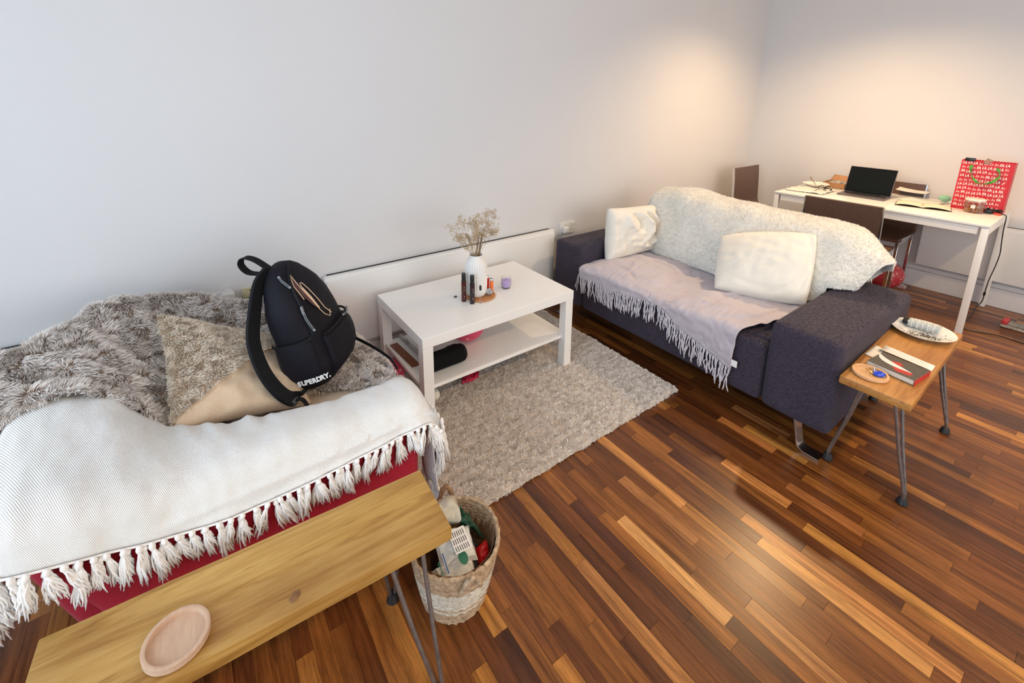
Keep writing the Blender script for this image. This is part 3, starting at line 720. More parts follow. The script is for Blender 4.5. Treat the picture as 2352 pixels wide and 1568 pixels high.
# ripples where the cloth is gathered into the seat corner
for (ox, w_, am) in [(.045, .012, .010), (.0, .014, -.006), (-.045, .012, .012), (-.10, .018, .012), (.10, .010, .006)]:
    S[..., 2] += am * np.exp(-((S[..., 0] - ox - .25 * (1.40 - S[..., 1])) / w_) ** 2) * np.clip((S[..., 1] - 1.25) / .15, 0, 1)
gridmesh('cloth', S, M_RIB, wt, .004)
WT = S
def tassel_mesh(k, ln):
    bm = bmesh.new()
    lathe(bm, [(0, .004), (.0045, .001), (.0062, -.004), (.0050, -.010), (.0035, -.013)], 8)
    for q in range(36):
        a = random.random() * 6.28; r0 = .003 * random.random() ** .5; sp = .004 + .017 * random.random(); L_ = ln * (.72 + .4 * random.random())
        pts = []; wob_ = random.random() * 6
        for i in range(6):
            t = i / 5; rr = r0 + sp * t ** .8
            pts.append((rr * math.cos(a) * .55 + .002 * math.sin(t * 7 + wob_), rr * math.sin(a) * .55 + .003 * math.sin(t * 5 + wob_), -.010 - L_ * t))
        tube(bm, pts, [.0016, .0021, .0021, .0019, .0016, .0007], 4, True)
    me = bpy.data.meshes.new('tassel'); bm.to_mesh(me); bm.free(); smooth(me); me.materials.append(M_TASSEL); return me
tms = [tassel_mesh(k, .066) for k in range(9)]
hemE = WT[:, -1, :]
def put_tassels(path, start, step_, out, sc=1., jitter=.35):
    cum = np.concatenate([[0], np.cumsum(np.linalg.norm(np.diff(path, axis=0), axis=1))]); s = start; k = 0
    while s < cum[-1]:
        p = Vector([np.interp(s, cum, path[:, a]) for a in range(3)])
        o = bpy.data.objects.new('tassel', random.choice(tms)); COL.objects.link(o); o.parent = wt
        o.matrix_basis = Matrix.Translation(p + Vector(out) - wt.location) @ Matrix.Rotation(random.uniform(-jitter, jitter), 4, 'Y') @ Matrix.Rotation(random.uniform(-.05, .22) * (1 if out[1] < 0 else -1), 4, 'X') @ Matrix.Rotation(random.random() * 6.28, 4, 'Z') @ Matrix.Diagonal((1.15, 1.15, random.uniform(.95, 1.35) * sc, 1))
        s += step_ * random.uniform(.75, 1.2); k += 1
put_tassels(hemE, .005, .027, (0, -.010, .002))
put_tassels(hemE, .018, .040, (0, -.004, -.006), .85)
put_tassels(WT[0, ::-1, :], .01, .024, (.012, 0, .0), 1.5, .2)
put_tassels(np.array([(.548, 1.12, .40), (.550, 1.20, .34), (.553, 1.29, .33)]), .0, .02, (.014, -.006, .0), 1.4, .2)
# hem cord that ties the tassels
bm = bmesh.new(); tube(bm, [tuple(p + np.array([0, -.004, 0])) for p in hemE[::2]], .0028, 6); fin('hem_cord', bm, M_TASSEL, wt)
# lower fold of the throw hanging down the front end of the arm
gg = [[(.530, 1.135 + .16 * a, .47), (.534, 1.130 + .15 * a, .38), (.540, 1.125 + .14 * a, .30), (.545, 1.120 + .12 * a, .215)] for a in (0, .33, .66, 1)]
S2 = dense(gg, 24, 30); S2 = wrinkle(S2, [(.008, 14, 3, (1, 1.5, .3))], False); S2[..., 0] = np.maximum(S2[..., 0], .522); gridmesh('hanging_fold', S2, M_RIB, wt, .003)
put_tassels(S2[:, -1, :], .0, .02, (.006, 0, .0), 1.1, .15)

# ---- fur blanket
fb = empty('faux_fur_blanket', (.0, 1.95, .5), 'taupe long-haired faux fur blanket heaped over the armchair back and far arm', 'blanket')
fg = [
    [(-.86, 1.70, .42), (-.76, 1.72, .64), (-.70, 1.62, .69), (-.63, 1.54, .685), (-.57, 1.485, .665)],
    [(-.78, 1.84, .42), (-.64, 1.77, .68), (-.58, 1.66, .72), (-.525, 1.58, .705), (-.485, 1.52, .685)],
    [(-.66, 1.98, .42), (-.50, 1.84, .715), (-.455, 1.72, .735), (-.41, 1.62, .715), (-.375, 1.545, .695)],
    [(-.56, 2.10, .42), (-.40, 1.96, .730), (-.35, 1.80, .725), (-.31, 1.66, .695), (-.27, 1.530, .668)],
    [(-.40, 2.20, .44), (-.28, 2.06, .725), (-.25, 1.87, .685), (-.22, 1.68, .635), (-.19, 1.500, .600)],
    [(-.22, 2.27, .44), (-.165, 2.11, .708), (-.155, 1.93, .635), (-.145, 1.70, .555), (-.125, 1.460, .520)],
    [(-.02, 2.27, .44), (.0, 2.15, .655), (.0, 2.00, .575), (.0, 1.80, .490), (.02, 1.50, .462)],
    [(.15, 2.27, .44), (.16, 2.16, .592), (.165, 2.04, .570), (.18, 1.84, .478), (.19, 1.56, .456)],
    [(.32, 2.265, .44), (.33, 2.17, .585), (.335, 2.04, .575), (.345, 1.85, .478), (.37, 1.50, .458)],
    [(.40, 2.26, .44), (.405, 2.16, .580), (.42, 2.04, .572), (.445, 1.85, .480), (.49, 1.44, .462)],
    [(.435, 2.25, .42), (.440, 2.15, .560), (.460, 2.03, .550), (.492, 1.85, .462), (.530, 1.44, .450)],
    [(.455, 2.24, .34), (.465, 2.14, .46), (.490, 2.02, .45), (.525, 1.84, .41), (.555, 1.45, .41)]]
S = dense(fg, 130, 80)
S = wrinkle(S, [(.030, 5.5, 4, (1, 1, 1)), (.014, 12, 1, (1.2, .6, 1)), (.006, 26, 8, (1, 1, 1))])
# long soft folds running down into the seat corner
for (x0_, y0_, ax, ay, am, wd_) in [(-.35, 1.85, .75, -.65, .020, .022), (-.30, 1.95, .62, -.78, .020, .020), (-.24, 2.02, .5, -.85, .018, .020), (-.45, 1.72, .9, -.35, .018, .022), (-.2, 2.1, .4, -.9, -.014, .018), (-.38, 1.62, 1., -.2, -.012, .02)]:
    l = math.hypot(ax, ay); ax, ay = ax / l, ay / l; px, py = S[..., 0] - x0_, S[..., 1] - y0_; al = px * ax + py * ay; acx = -px * ay + py * ax + .012 * np.sin(al * 14)
    S[..., 2] += am * np.exp(-(acx / wd_) ** 2) * np.clip(1 - ((al - .2) / .34) ** 2, 0, 1)
lo = np.where((S[..., 0] > -.2) & (S[..., 1] < 2.0), .455, 0); S[..., 2] = np.where((S[..., 0] < .55), np.maximum(S[..., 2], lo), S[..., 2])
S[..., 1] = np.minimum(S[..., 1], 2.262)
gridmesh('backing', S, M_FURB, fb, .006)
P, Nn, T = sample(S, 175000); EP = np.repeat(S[:, -1, :], 90, axis=0) + rng.normal(0, .004, (S.shape[0] * 90, 3)); EN = np.repeat(normals(S)[:, -1, :], 90, axis=0)
EN = np.where(EN[:, 2:3] < 0, -EN, EN) * .6 + np.array([0, -.8, 0.])
EN /= np.linalg.norm(EN, axis=1, keepdims=True)
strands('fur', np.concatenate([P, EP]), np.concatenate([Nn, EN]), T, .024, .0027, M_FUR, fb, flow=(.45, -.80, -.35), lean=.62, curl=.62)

# ---- half fur, half suede cushion
o, sides = pillow('two_tone_cushion', [(-.135, 1.445, .535), (.245, 1.455, .470), (.250, 1.82, .530), (-.145, 1.79, .770)], .14, M_SUEDE, None, 34, .006, 5., loc=(.05, 1.65, .46), puff=.36)
tag(o, 'square cushion, half beige suede and half pale fur, leaning in the armchair seat', 'cushion')
Sg = sides[0]; U_ = np.linspace(-1, 1, 34)
if normals(Sg)[..., 2].mean() < 0 and False: Sg = sides[1]
P, Nn, T = sample(Sg, 60000)
Q0 = np.array((-.135, 1.445, .535)); ex = np.array((.245, 1.455, .470)) - Q0; ey = np.array((-.145, 1.79, .765)) - Q0
a_ = ((P - Q0) @ ex) / (ex @ ex); b_ = ((P - Q0) @ ey) / (ey @ ey)
k_ = b_ > (.06 + .62 * a_)
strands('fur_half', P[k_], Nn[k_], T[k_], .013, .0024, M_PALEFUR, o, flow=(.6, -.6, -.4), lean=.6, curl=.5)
ed = [(-.12 + .0, 0)]; seam = []
for t in np.linspace(.02, .98, 24):
    p = Q0 + ex * t + ey * (.06 + .62 * t); i = np.argmin(((sides[0].reshape(-1, 3) - p) ** 2).sum(1)); seam.append(sides[0].reshape(-1, 3)[i])
seam = np.array(seam); seam[1:-1] = (seam[:-2] + seam[1:-1] + seam[2:]) / 3
bm = bmesh.new(); tube(bm, [tuple(p + np.array([0, -.002, .003])) for p in seam], .0010, 6); fin('seam', bm, M_SUEDE, o)

# ================================================================== BENCHES ON HAIRPIN LEGS
def bench(label, corners, ztop, th, mslab, feet, tops, knot=None):
    """corners: near-right, far-right, far-left, near-left of the slab; feet / tops: xy of each leg's foot and fixing"""
    cx_ = sum(c[0] for c in corners) / 4; cy_ = sum(c[1] for c in corners) / 4
    r = empty('hairpin_bench', (cx_, cy_, 0), label, 'bench', 'hairpin-leg wooden benches')
    A = Vector((*corners[3], 0)); B = Vector((*corners[0], 0)); rz = math.atan2(B.y - A.y, B.x - A.x)
    ln = (B - A).length; wd_ = (Vector((*corners[1], 0)) - B).length
    bm = bmesh.new(); box(bm, -ln / 2, ln / 2, -wd_ / 2, wd_ / 2, -th, 0, bev=.004, seg=2)
    bmesh.ops.subdivide_edges(bm, edges=[e for e in bm.edges if e.calc_length() > .15], cuts=14, use_grid_fill=True)
    for v in bm.verts: v.co += Vector((0, .0016 * noise.noise((v.co.x * 8, 3, v.co.z * 4)), .0009 * noise.noise((v.co.x * 6, v.co.y * 9, 1))))
    s = fin('slab', bm, mslab, r, world=False); s.location = (0, 0, ztop); s.rotation_euler = (0, 0, rz)
    for (fx, fy), (ax_, ay_) in zip(feet, tops):
        bm = bmesh.new(); zt = ztop - th - .001
        ux, uy = math.cos(rz), math.sin(rz); sep = .042
        a = Vector((ax_ - ux * sep, ay_ - uy * sep, zt)); b = Vector((ax_ + ux * sep, ay_ + uy * sep, zt)); f = Vector((fx, fy, .016))
        o1 = Vector((ux, uy, 0)) * .009
        tube(bm, [a, a.lerp(f - o1, .5), f - o1 + Vector((0, 0, .03)), f - o1 * .8 + Vector((0, 0, .006)), f - Vector((0, 0, .004)), f + o1 * .8 + Vector((0, 0, .006)), f + o1 + Vector((0, 0, .03)), b.lerp(f + o1, .5), b], .0058, 10)
        box(bm, ax_ - .058, ax_ + .058, ay_ - .02, ay_ + .02, zt - .003, zt + .0005)
        leg = fin('hairpin_leg', bm, M_STEEL, r)
        bm = bmesh.new(); lathe(bm, [(.0, 0), (.017, 0), (.019, .004), (.017, .010), (.015, .020), (.012, .027), (.0, .029)], 16, (fx, fy, 0)); fin('rubber_foot', bm, M_RUB, leg)
    return r, s, rz
b1, s1, rz1 = bench('golden waxed pine bench in front of the white-throw armchair arm', [(.422, .804), (.434, 1.014), (-.356, 1.060), (-.368, .850)], .45, .038, M_BENCH,
      [(.352, .765), (.342, 1.046), (-.27, 1.085), (-.28, .81)], [(.315, .850), (.32, .975), (-.25, 1.005), (-.26, .885)])
b2, s2, rz2 = bench('orange-toned waxed wood bench beside the near sofa arm, holding a plate and a book', [(2.787, .302), (2.783, .517), (1.959, .500), (1.962, .287)], .45, .031, M_BENCH2,
      [(2.691, .268), (2.705, .540), (2.068, .515), (2.049, .262)], [(2.655, .345), (2.66, .462), (2.045, .440), (2.03, .335)])
# the dark knot and cracks in the golden board
bm = bmesh.new(); lathe(bm, [(0, .4512), (.006, .4513), (.0095, .4508), (.011, .4495)], 18, (0, 0, 0), fn=lambda r, z, a: r * (1 + .25 * math.sin(2 * a + .6)))
for v in bm.verts: v.co.x += .0705; v.co.y = v.co.y * 1.25 + .856
fin('knot', bm, M_KNOT, b1)

def dish(name, c, z, R, hh, m, label, group='turned wooden dishes'):
    r = bpy.data.objects.new
    bm = bmesh.new(); lathe(bm, [(0, z), (R * .93, z), (R, z + .002), (R, z + hh), (R - .004, z + hh + .001), (R - .0075, z + hh), (R - .0085, z + .005), (0, z + .0042)], 48, (*c, 0))
    o = fin(name, bm, m, None, (c[0], c[1], z)); return tag(o, label, 'dish', group)
dish('wooden_dish', (-.134, .899), .451, .056, .015, M_DISH, 'empty pale brown turned wooden dish on the golden bench')
dish('wooden_dish', (2.058, .436), .451, .057, .012, M_DISH2, 'tan wooden dish holding jewellery on the orange-toned bench')
# jewellery in the dish
M_GOLD = mat('gold', (.85, .58, .20), .25, 1.); M_BLUE = mat('blue_enamel', (.01, .05, .55), .25); M_SILV = mat('silver', (.7, .7, .72), .2, 1.)
def ring_tube(bm, c, R, r, Mx=None, n=24):
    tube(bm, [Vector(c) + (Mx or Matrix.Identity(3)) @ Vector((R * math.cos(t), R * math.sin(t), 0)) for t in np.linspace(0, 2 * math.pi, n + 1)], r, 6, False)
from mathutils import Euler
bm = bmesh.new(); ring_tube(bm, (2.062, .432, .4655), .014, .0016, Euler((.6, .4, 0)).to_matrix()); ring_tube(bm, (2.058, .440, .465), .014, .0013, Euler((.5, .5, .3)).to_matrix())
tag(fin('gold_hoop_earring', bm, M_GOLD, None, (2.06, .435, .456)), 'pair of thin gold hoops lying in the tan wooden dish', 'earrings')
bm = bmesh.new(); bmesh.ops.create_icosphere(bm, subdivisions=3, radius=1)
for v in bm.verts:
    k = 1 + .18 * noise.noise(v.co * 2); v.co = Vector((v.co.x * .021 * k, v.co.y * .014 * k, v.co.z * .006 * k)); v.co = Euler((.35, 0, -.9)).to_matrix() @ v.co + Vector((2.066, .412, .4645))
tag(fin('blue_pendant', bm, M_BLUE, None, (2.066, .412, .456)), 'glossy blue oval pendant lying in the tan wooden dish', 'pendant')
bm = bmesh.new(); ring_tube(bm, (2.090, .432, .472), .010, .0014, Euler((1.1, .2, 0)).to_matrix()); ring_tube(bm, (2.078, .430, .466), .006, .0018, Euler((.3, .9, 0)).to_matrix())
tag(fin('silver_ring', bm, M_SILV, None, (2.084, .43, .456)), 'silver rings propped on the blue pendant in the tan dish', 'ring')

# paperback with loose papers
M_PAPER = noisy('cream_paper', (.78, .74, .68), (.72, .68, .62), 20, .8, .05, .001)
M_PAGES = noisy('page_edges', (.74, .69, .60), (.60, .55, .47), 4, .8, .3, .001, 300, stretch=(1, 1, 120))
M_COVER = noisy('dark_book_cover', (.060, .050, .040), (.085, .072, .058), 60, .45, .05, .001)
M_PRINTR = mat('red_print', (.46, .022, .018), .5); M_PRINTW = mat('white_print', (.75, .72, .68), .5)
pb = empty('paperback_book', (2.19, .39, .451), 'paperback with dark cover, red splash and white feather on the bench', 'book')
bo = [Vector((2.100, .322, 0)), Vector((2.128, .470, 0)), Vector((2.285, .452, 0)), Vector((2.235, .305, 0))]
Mb = frame((2.106, .318, .451), (.131, -.016, 0), (.016, .131, 0))
def local_box(name, Mx, d, m, parent, bev=.001):
    bm = bmesh.new(); box(bm, *d, bev=bev, seg=1); bm.transform(Mx); return fin(name, bm, m, parent)
local_box('page_block', Mb, (.001, .129, .001, .150, .0015, .0205), M_PAGES, pb)
local_box('cover', Mb, (0, .131, -.001, .151, .0206, .0218), M_COVER, pb, .0003)
local_box('back_cover', Mb, (0, .131, -.001, .151, 0, .0014), M_COVER, pb, .0003)
local_box('spine', Mb, (-.001, .131, -.0022, -.0008, 0, .0218), M_PRINTR, pb, .0003)
def poly(name, pts, Mx, z, m, parent, th=.0003):
    bm = bmesh.new(); vs = [bm.verts.new(Mx @ Vector((x, y, z))) for x, y in pts]; vt = [bm.verts.new(Mx @ Vector((x, y, z + th))) for x, y in pts]
    n = len(pts); bm.faces.new(vs[::-1]); bm.faces.new(vt)
    for i in range(n): bm.faces.new((vs[i], vs[(i + 1) % n], vt[(i + 1) % n], vt[i]))
    bmesh.ops.triangulate(bm, faces=[f for f in bm.faces if len(f.verts) > 4]); return fin(name, bm, m, parent, sm=False)
def blob(cx_, cy_, rx_, ry_, ph): return [(cx_ + rx_ * (1 + .18 * math.sin(a * 3 + ph) + .10 * math.sin(a * 7 + 1)) * math.cos(a), cy_ + ry_ * (1 + .15 * math.sin(a * 5 + ph)) * math.sin(a)) for a in np.linspace(0, 6.28, 40)[:-1]]
poly('red_splash', blob(.033, .048, .019, .030, 0), Mb, .0219, M_PRINTR, pb); poly('red_splash', blob(.080, .082, .012, .018, 2), Mb, .0219, M_PRINTR, pb)
cl_ = [(.100, .150, .006), (.084, .140, .013), (.070, .124, .0155), (.061, .104, .015), (.055, .084, .013), (.052, .062, .010), (.050, .044, .005), (.048, .026, .0008)]
poly('feather_print', [(x + w_, y) for x, y, w_ in cl_] + [(x - w_, y) for x, y, w_ in cl_[::-1]], Mb, .0223, M_PRINTW, pb)
def sheet(name, quad, m, label, cat, th=.0008, curl=.0, n=8, parent=None, group=None):
    Q = [Vector(q) for q in quad]; G = []
    for i in range(n): 
        row = []
        for j in range(n):
            a, b = i / (n - 1), j / (n - 1); p = Q[0] * (1 - a) * (1 - b) + Q[1] * a * (1 - b) + Q[2] * a * b + Q[3] * (1 - a) * b
            row.append((p.x, p.y, p.z + curl * abs(2 * a - 1) ** 2))
        G.append(row)
    o = gridmesh(name, np.array(G), m, parent, th, loc=None if parent else tuple(Q[0]))
    if label: tag(o, label, cat, group)
    return o
sheet('letter_sheet', [(2.262, .306, .4535), (2.315, .302, .4535), (2.345, .468, .4535), (2.290, .478, .4535)], M_PAPER, 'white folded letter sticking out behind the paperback', 'paper', curl=.012)
sheet('paper_slip', [(2.205, .462, .4525), (2.325, .462, .4525), (2.340, .497, .4525), (2.215, .501, .4525)], M_PAPER, 'small white paper slip on the bench next to the sofa arm', 'paper', curl=.001)

# plate with a smudge stick
M_CHINA = mat('white_china', (.80, .80, .78), .12); M_CHINA.node_tree.nodes['Principled BSDF'].inputs['Coat Weight'].default_value = .5
pl = (2.640, .412)
bm = bmesh.new(); lathe(bm, [(0, .4525), (.060, .4525), (.062, .451), (.066, .451), (.068, .4545), (.10, .466), (.112, .4715), (.1135, .4735), (.110, .4735), (.098, .4690), (.070, .4585), (.064, .4565), (0, .456)], 64, (*pl, 0))
o = fin('china_plate', bm, M_CHINA, None, (*pl, .451)); tag(o, 'round white china plate on the far end of the orange-toned bench', 'plate')
M_ASH = noisy('ash', (.03, .028, .028), (.16, .14, .13), 300, .95, .4, .001)
bm = bmesh.new()
for k in range(170):
    a = random.gauss(0, 1); b = random.gauss(0, 1); x = pl[0] - .030 + a * .017 - b * .006; y = pl[1] - .010 + b * .032; 
    if math.hypot(x - pl[0], y - pl[1]) > .09: continue
    q = bmesh.ops.create_icosphere(bm, subdivisions=1, radius=random.uniform(.001, .0034)); rr_ = math.hypot(x - pl[0], y - pl[1]); z = .4568 + max(0, rr_ - .062) * .34
    for v in q['verts']: v.co = Vector((v.co.x * 1.4 + x, v.co.y * 1.2 + y, v.co.z * .5 + z))
o = fin('burnt_ash', bm, M_ASH, None, (*pl, .456)); tag(o, 'scattered black and grey ash flakes on the white plate', 'ash', kind='stuff')
sg = empty('sage_bundle', (2.665, .415, .459), 'grey-green sage smudge stick wrapped in white thread lying on the plate', 'smudge stick')
M_SAGE = noisy('dried_sage', (.42, .45, .42), (.62, .66, .64), 70, .9, .8, .004, 120); M_CHAR = noisy('charred_end', (.010, .010, .012), (.05, .04, .035), 90, .95, .8, .003)
pa, pz = Vector((2.668, .487, .478)), Vector((2.668, .362, .482)); dv = (pz - pa); 
def bundle(t0, t1, name, m):
    bm = bmesh.new(); n = 26; pts = []; 
    rings = []
    for i in range(n):
        t = t0 + (t1 - t0) * i / (n - 1); c = pa + dv * t; R = .0225 * (1 - .35 * max(0, .15 - t) / .15) * (1 - .08 * abs(math.sin(t * 16)))
        rings.append([bm.verts.new(c + Vector((math.cos(a), .12 * math.sin(a * 5 + t * 9), math.sin(a) * .86)) * (R * (1 + .12 * noise.noise((math.cos(a) * 3, math.sin(a) * 3, t * 14))))) for a in np.linspace(0, 2 * math.pi, 25)[:-1]])
    for a, b in zip(rings, rings[1:]):
        for k in range(24): bm.faces.new((a[k], a[(k + 1) % 24], b[(k + 1) % 24], b[k]))
    bm.faces.new(rings[0][::-1]); bm.faces.new(rings[-1]); return fin(name, bm, m, sg)
bundle(.13, 1., 'leaves', M_SAGE); bundle(-.02, .14, 'charred_tip', M_CHAR)
bm = bmesh.new()
for s_ in (1, -1):
    pts = []
    for i in range(110):
        t = .18 + .78 * i / 109; a = s_ * i * .30; c = pa + dv * t; pts.append(c + Vector((math.cos(a) * .0243, 0, math.sin(a) * .0212)))
    tube(bm, pts, .0009, 5)
fin('thread', bm, M_TASSEL, sg)

# ================================================================== BASKET
bk = empty('seagrass_basket', (.490, .935, 0), 'round coiled seagrass basket with a pale band, standing at the end of the golden bench', 'basket')
M_SEA = noisy('seagrass_tan', (.26, .16, .085), (.60, .45, .30), 75, .85, 1., .004, 90); M_SEAW = noisy('seagrass_bleached', (.42, .36, .27), (.76, .72, .62), 75, .85, 1., .004, 90)
M_SEAB = noisy('seagrass_brown', (.17, .085, .04), (.32, .18, .09), 60, .9, 1., .004, 90)
NR = 21
def coil(i, m_in=False):
    z = .007 + i * .0114; t = z / .24; R = .092 + .037 * t ** .85; cx_ = .510 - .007 * t; cy_ = .967 - .024 * t
    bm = bmesh.new(); nseg = 84
    pts = []
    rings = []
    for k in range(nseg):
        a = 2 * math.pi * k / nseg; ph = k * .75 * math.pi; rr = .0078 + .0011 * math.sin(k * 2 * math.pi / 3.5)
        c = Vector((cx_ + (R + .0013 * math.sin(ph)) * math.cos(a), cy_ + (R + .0013 * math.sin(ph)) * math.sin(a), z + .0010 * math.cos(ph)))
        if i == NR - 1: c.z += .004 * math.sin(3 * a + 1)
        u = Vector((math.cos(a), math.sin(a), 0))
        rings.append([bm.verts.new(c + u * math.cos(b) * rr * .8 + Vector((0, 0, 1)) * math.sin(b) * rr) for b in np.linspace(0, 2 * math.pi, 9)[:-1]])
    for k in range(nseg):
        a, b = rings[k], rings[(k + 1) % nseg]
        for q in range(8): bm.faces.new((a[q], a[(q + 1) % 8], b[(q + 1) % 8], b[q]))
    return bm
for i in range(NR):
    m_ = M_SEA if (i < 5 or i > 13) else M_SEAW
    if i in (5, 6): m_ = M_SEA if i == 6 else M_SEAW
    fin('coil', coil(i), m_, bk)
bm = bmesh.new(); lathe(bm, [(0, .004), (.091, .004), (.091, .010), (0, .010)], 40, (.510, .967, 0)); fin('base', bm, M_SEAB, bk)
bm = bmesh.new(); lathe(bm, [(.0860, .012), (.1215, .225), (.1207, .225), (.0850, .012)], 48, (.5065, .955, 0)); fin('lining', bm, M_SEAB, bk)
for (a0, s_, rr_) in ((-1.75, 1, 0), (1.25, -1, 0)):
    bm = bmesh.new(); pts = []
    for t in np.linspace(0, 1, 15):
        a = a0 + (t - .5) * .42; R = .136 + .016 * math.sin(math.pi * t); pts.append((.503 + R * math.cos(a), .944 + R * math.sin(a), .195 + .065 * math.sin(math.pi * t)))
    tube(bm, pts, [.0075 + .0015 * math.sin(k * 2.2) for k in range(15)], 8); fin('handle', bm, M_SEA if s_ == 1 else M_SEAB, bk)
def crumple(seed, amp, f=14):
    def fn(S, U, V, s, nn):
        S = S.copy()
        for i in range(S.shape[0]):
            for j in range(S.shape[1]):
                p = S[i, j]; c = noise.cell_vector((p[0] * f * 2 + seed, p[1] * f * 2, p[2] * f * 2)) - Vector((.5, .5, .5)) if False else None
                v = noise.noise_vector((p[0] * f + seed, p[1] * f, p[2] * f)); w = abs(noise.noise((p[0] * f * 1.7, p[1] * f * 1.7 + seed, p[2] * f * 1.7))) - .2
                S[i, j] = p + (np.array(v) * .6 + nn * w) * amp
        return S
    return fn
M_KRAFT = noisy('grey_beige_paper_bag', (.46, .41, .31), (.56, .51, .41), 12, .75, .2, .002)
M_PLAST = noisy('white_plastic_film', (.62, .62, .58), (.74, .74, .70), 8, .32, .3, .003, 30)
M_GREENF = noisy('dark_green_film', (.012, .05, .028), (.03, .10, .06), 18, .3, .6, .006, 20)
M_BLACKF = mat('black_print', (.03, .03, .035), .6); M_GREENP = mat('green_print', (.03, .14, .08), .5); M_REDF = mat('red_film', (.55, .01, .01), .35); M_BLUEP = mat('blue_print', (.05, .12, .28), .5)
def cru(name, quad, th, m, label, cat, seed, amp=.016, f=16, n=18, grp=None):
    quad = [(q[0] + .014, q[1] + .016, q[2] - .018) for q in quad]; amp *= 1.7; th *= 1.25; o, sd = pillow(name, quad, th, m, None, n, .002, seed, loc=tuple(np.mean(np.array(quad), 0)), fn=crumple(seed, amp, f)); tag(o, label, cat, grp)
    try: o.data.set_sharp_from_angle(angle=math.radians(25))
    except Exception: pass
    return o
cru('crumpled_paper_bag', [(.425, .985, .245), (.530, .965, .238), (.545, 1.020, .275), (.450, 1.028, .288)], .055, M_KRAFT, 'crumpled grey-beige paper bag at the back of the basket', 'paper bag', 2.)
cru('plastic_packet', [(.425, .880, .215), (.52, .862, .205), (.552, .945, .232), (.440, .982, .240)], .035, M_PLAST, 'white plastic packet with a printed black label in the middle of the basket', 'packet', 5., .010, grp='white packets in the basket')
cru('plastic_packet', [(.395, .845, .195), (.50, .818, .190), (.525, .885, .205), (.400, .910, .205)], .04, M_PLAST, 'white packet with a dark green oval and green lettering at the front of the basket', 'packet', 8., .008, grp='white packets in the basket')
cru('green_wrapper', [(.535, .965, .225), (.585, .905, .20), (.572, .985, .235), (.535, 1.018, .255)], .035, M_GREENF, 'crumpled dark green wrapper against the back wall of the basket', 'wrapper', 11., .02, 22)
cru('red_wrapper', [(.530, .850, .165), (.578, .858, .165), (.585, .905, .20), (.545, .905, .185)], .03, M_REDF, 'red wrapper low on the sunny side of the basket', 'wrapper', 14., .008)
cru('dark_wrapper', [(.50, .84, .13), (.57, .87, .13), (.57, .97, .17), (.50, .98, .17)], .05, M_BLACKF, 'black and brown wrapper deep inside the basket between the packets', 'wrapper', 17., .015)
# printed marks on the packets
lb = empty('printed_label', (.50, .935, .206), 'black-lined nutrition label printed on the white packet', 'label')
Ml = frame((.476, .884, .243), (.99, -.10, -.02), (.25, .95, .16))
for k in range(7):
    for q in range(3):
        poly('print_line', [(.004 + k * .0062, .004 + q * .020), (.0060 + k * .0062, .004 + q * .020), (.0060 + k * .0062, .019 + q * .020), (.004 + k * .0062, .019 + q * .020)], Ml, .0006, M_BLACKF, lb)
poly('label_ground', [(0, 0), (.050, 0), (.050, .066), (0, .066)], Ml, .0, M_PRINTW, lb)
gp = empty('printed_oval', (.484, .876, .19), 'dark green oval and green word printed on the front packet of the basket', 'label')
Mg = frame((.466, .856, .232), (1, -.18, 0), (.22, .97, .05))
poly('green_oval', [(.022 + .013 * math.cos(a), .022 + .020 * math.sin(a)) for a in np.linspace(0, 6.28, 24)[:-1]], Mg, 0, M_GREENP, gp)
text('green_word', 'recyclable', .013, M_GREENP, gp, frame((.426, .852, .228), (.12, .98, .05), (-1, .18, 0)))
poly('blue_stripe', [(-.030, -.002), (-.0265, -.002), (-.0265, .056), (-.030, .056)], Mg, 0, M_BLUEP, gp)

# ================================================================== ON THE COFFEE TABLE
TZ = tz0 + tH
co = (1.178, 1.862)
bm = bmesh.new(); lathe(bm, [(0, TZ + .0003), (.078, TZ + .0003), (.080, TZ + .003), (.080, TZ + .007), (.078, TZ + .009), (0, TZ + .009)], 48, (*co, 0))
tag(fin('wooden_coaster', bm, M_CORK, None, (*co, TZ)), 'round orange-brown wooden coaster under the white vase', 'coaster')
CZ = TZ + .0094
M_VASE = mat('matt_white_ceramic', (.80, .785, .76), .38)
vc = (1.160, 1.874)
prof = [(0, 0), (.040, 0), (.047, .004), (.053, .014), (.0565, .03), (.058, .07), (.058, .150), (.0565, .168), (.052, .185), (.045, .198), (.037, .207), (.0345, .213), (.035, .220), (.0335, .2225), (.0315, .220), (.031, .212), (.036, .19), (.045, .16), (.045, .03), (.0, .02)]
def rib(r, z, a):
    zz = z - CZ; k = max(0, min(1, (zz - .006) / .02)) * max(0, min(1, (.205 - zz) / .015)); return r * (1 - .045 * k * (abs(math.sin(a * 17)) ** 1.5)) if r > .046 or zz > .15 and r > .0365 else r
bm = bmesh.new(); lathe(bm, [(r, z + CZ) for r, z in prof], 204, (*vc, 0), fn=rib)
vase = fin('ribbed_vase', bm, M_VASE, None, (*vc, CZ)); tag(vase, 'white vertically ribbed ceramic vase holding dried flowers on the coffee table', 'vase')
df = empty('dried_flowers', (*vc, CZ + .05), 'bunch of dried beige gypsophila in the white ribbed vase', 'dried flowers')
M_STEM = noisy('dry_stem', (.36, .26, .15), (.50, .38, .24), 80, .8, 0); M_BLOS = noisy('dry_blossom', (.48, .35, .20), (.62, .49, .33), 200, .9, 0)
blos = []
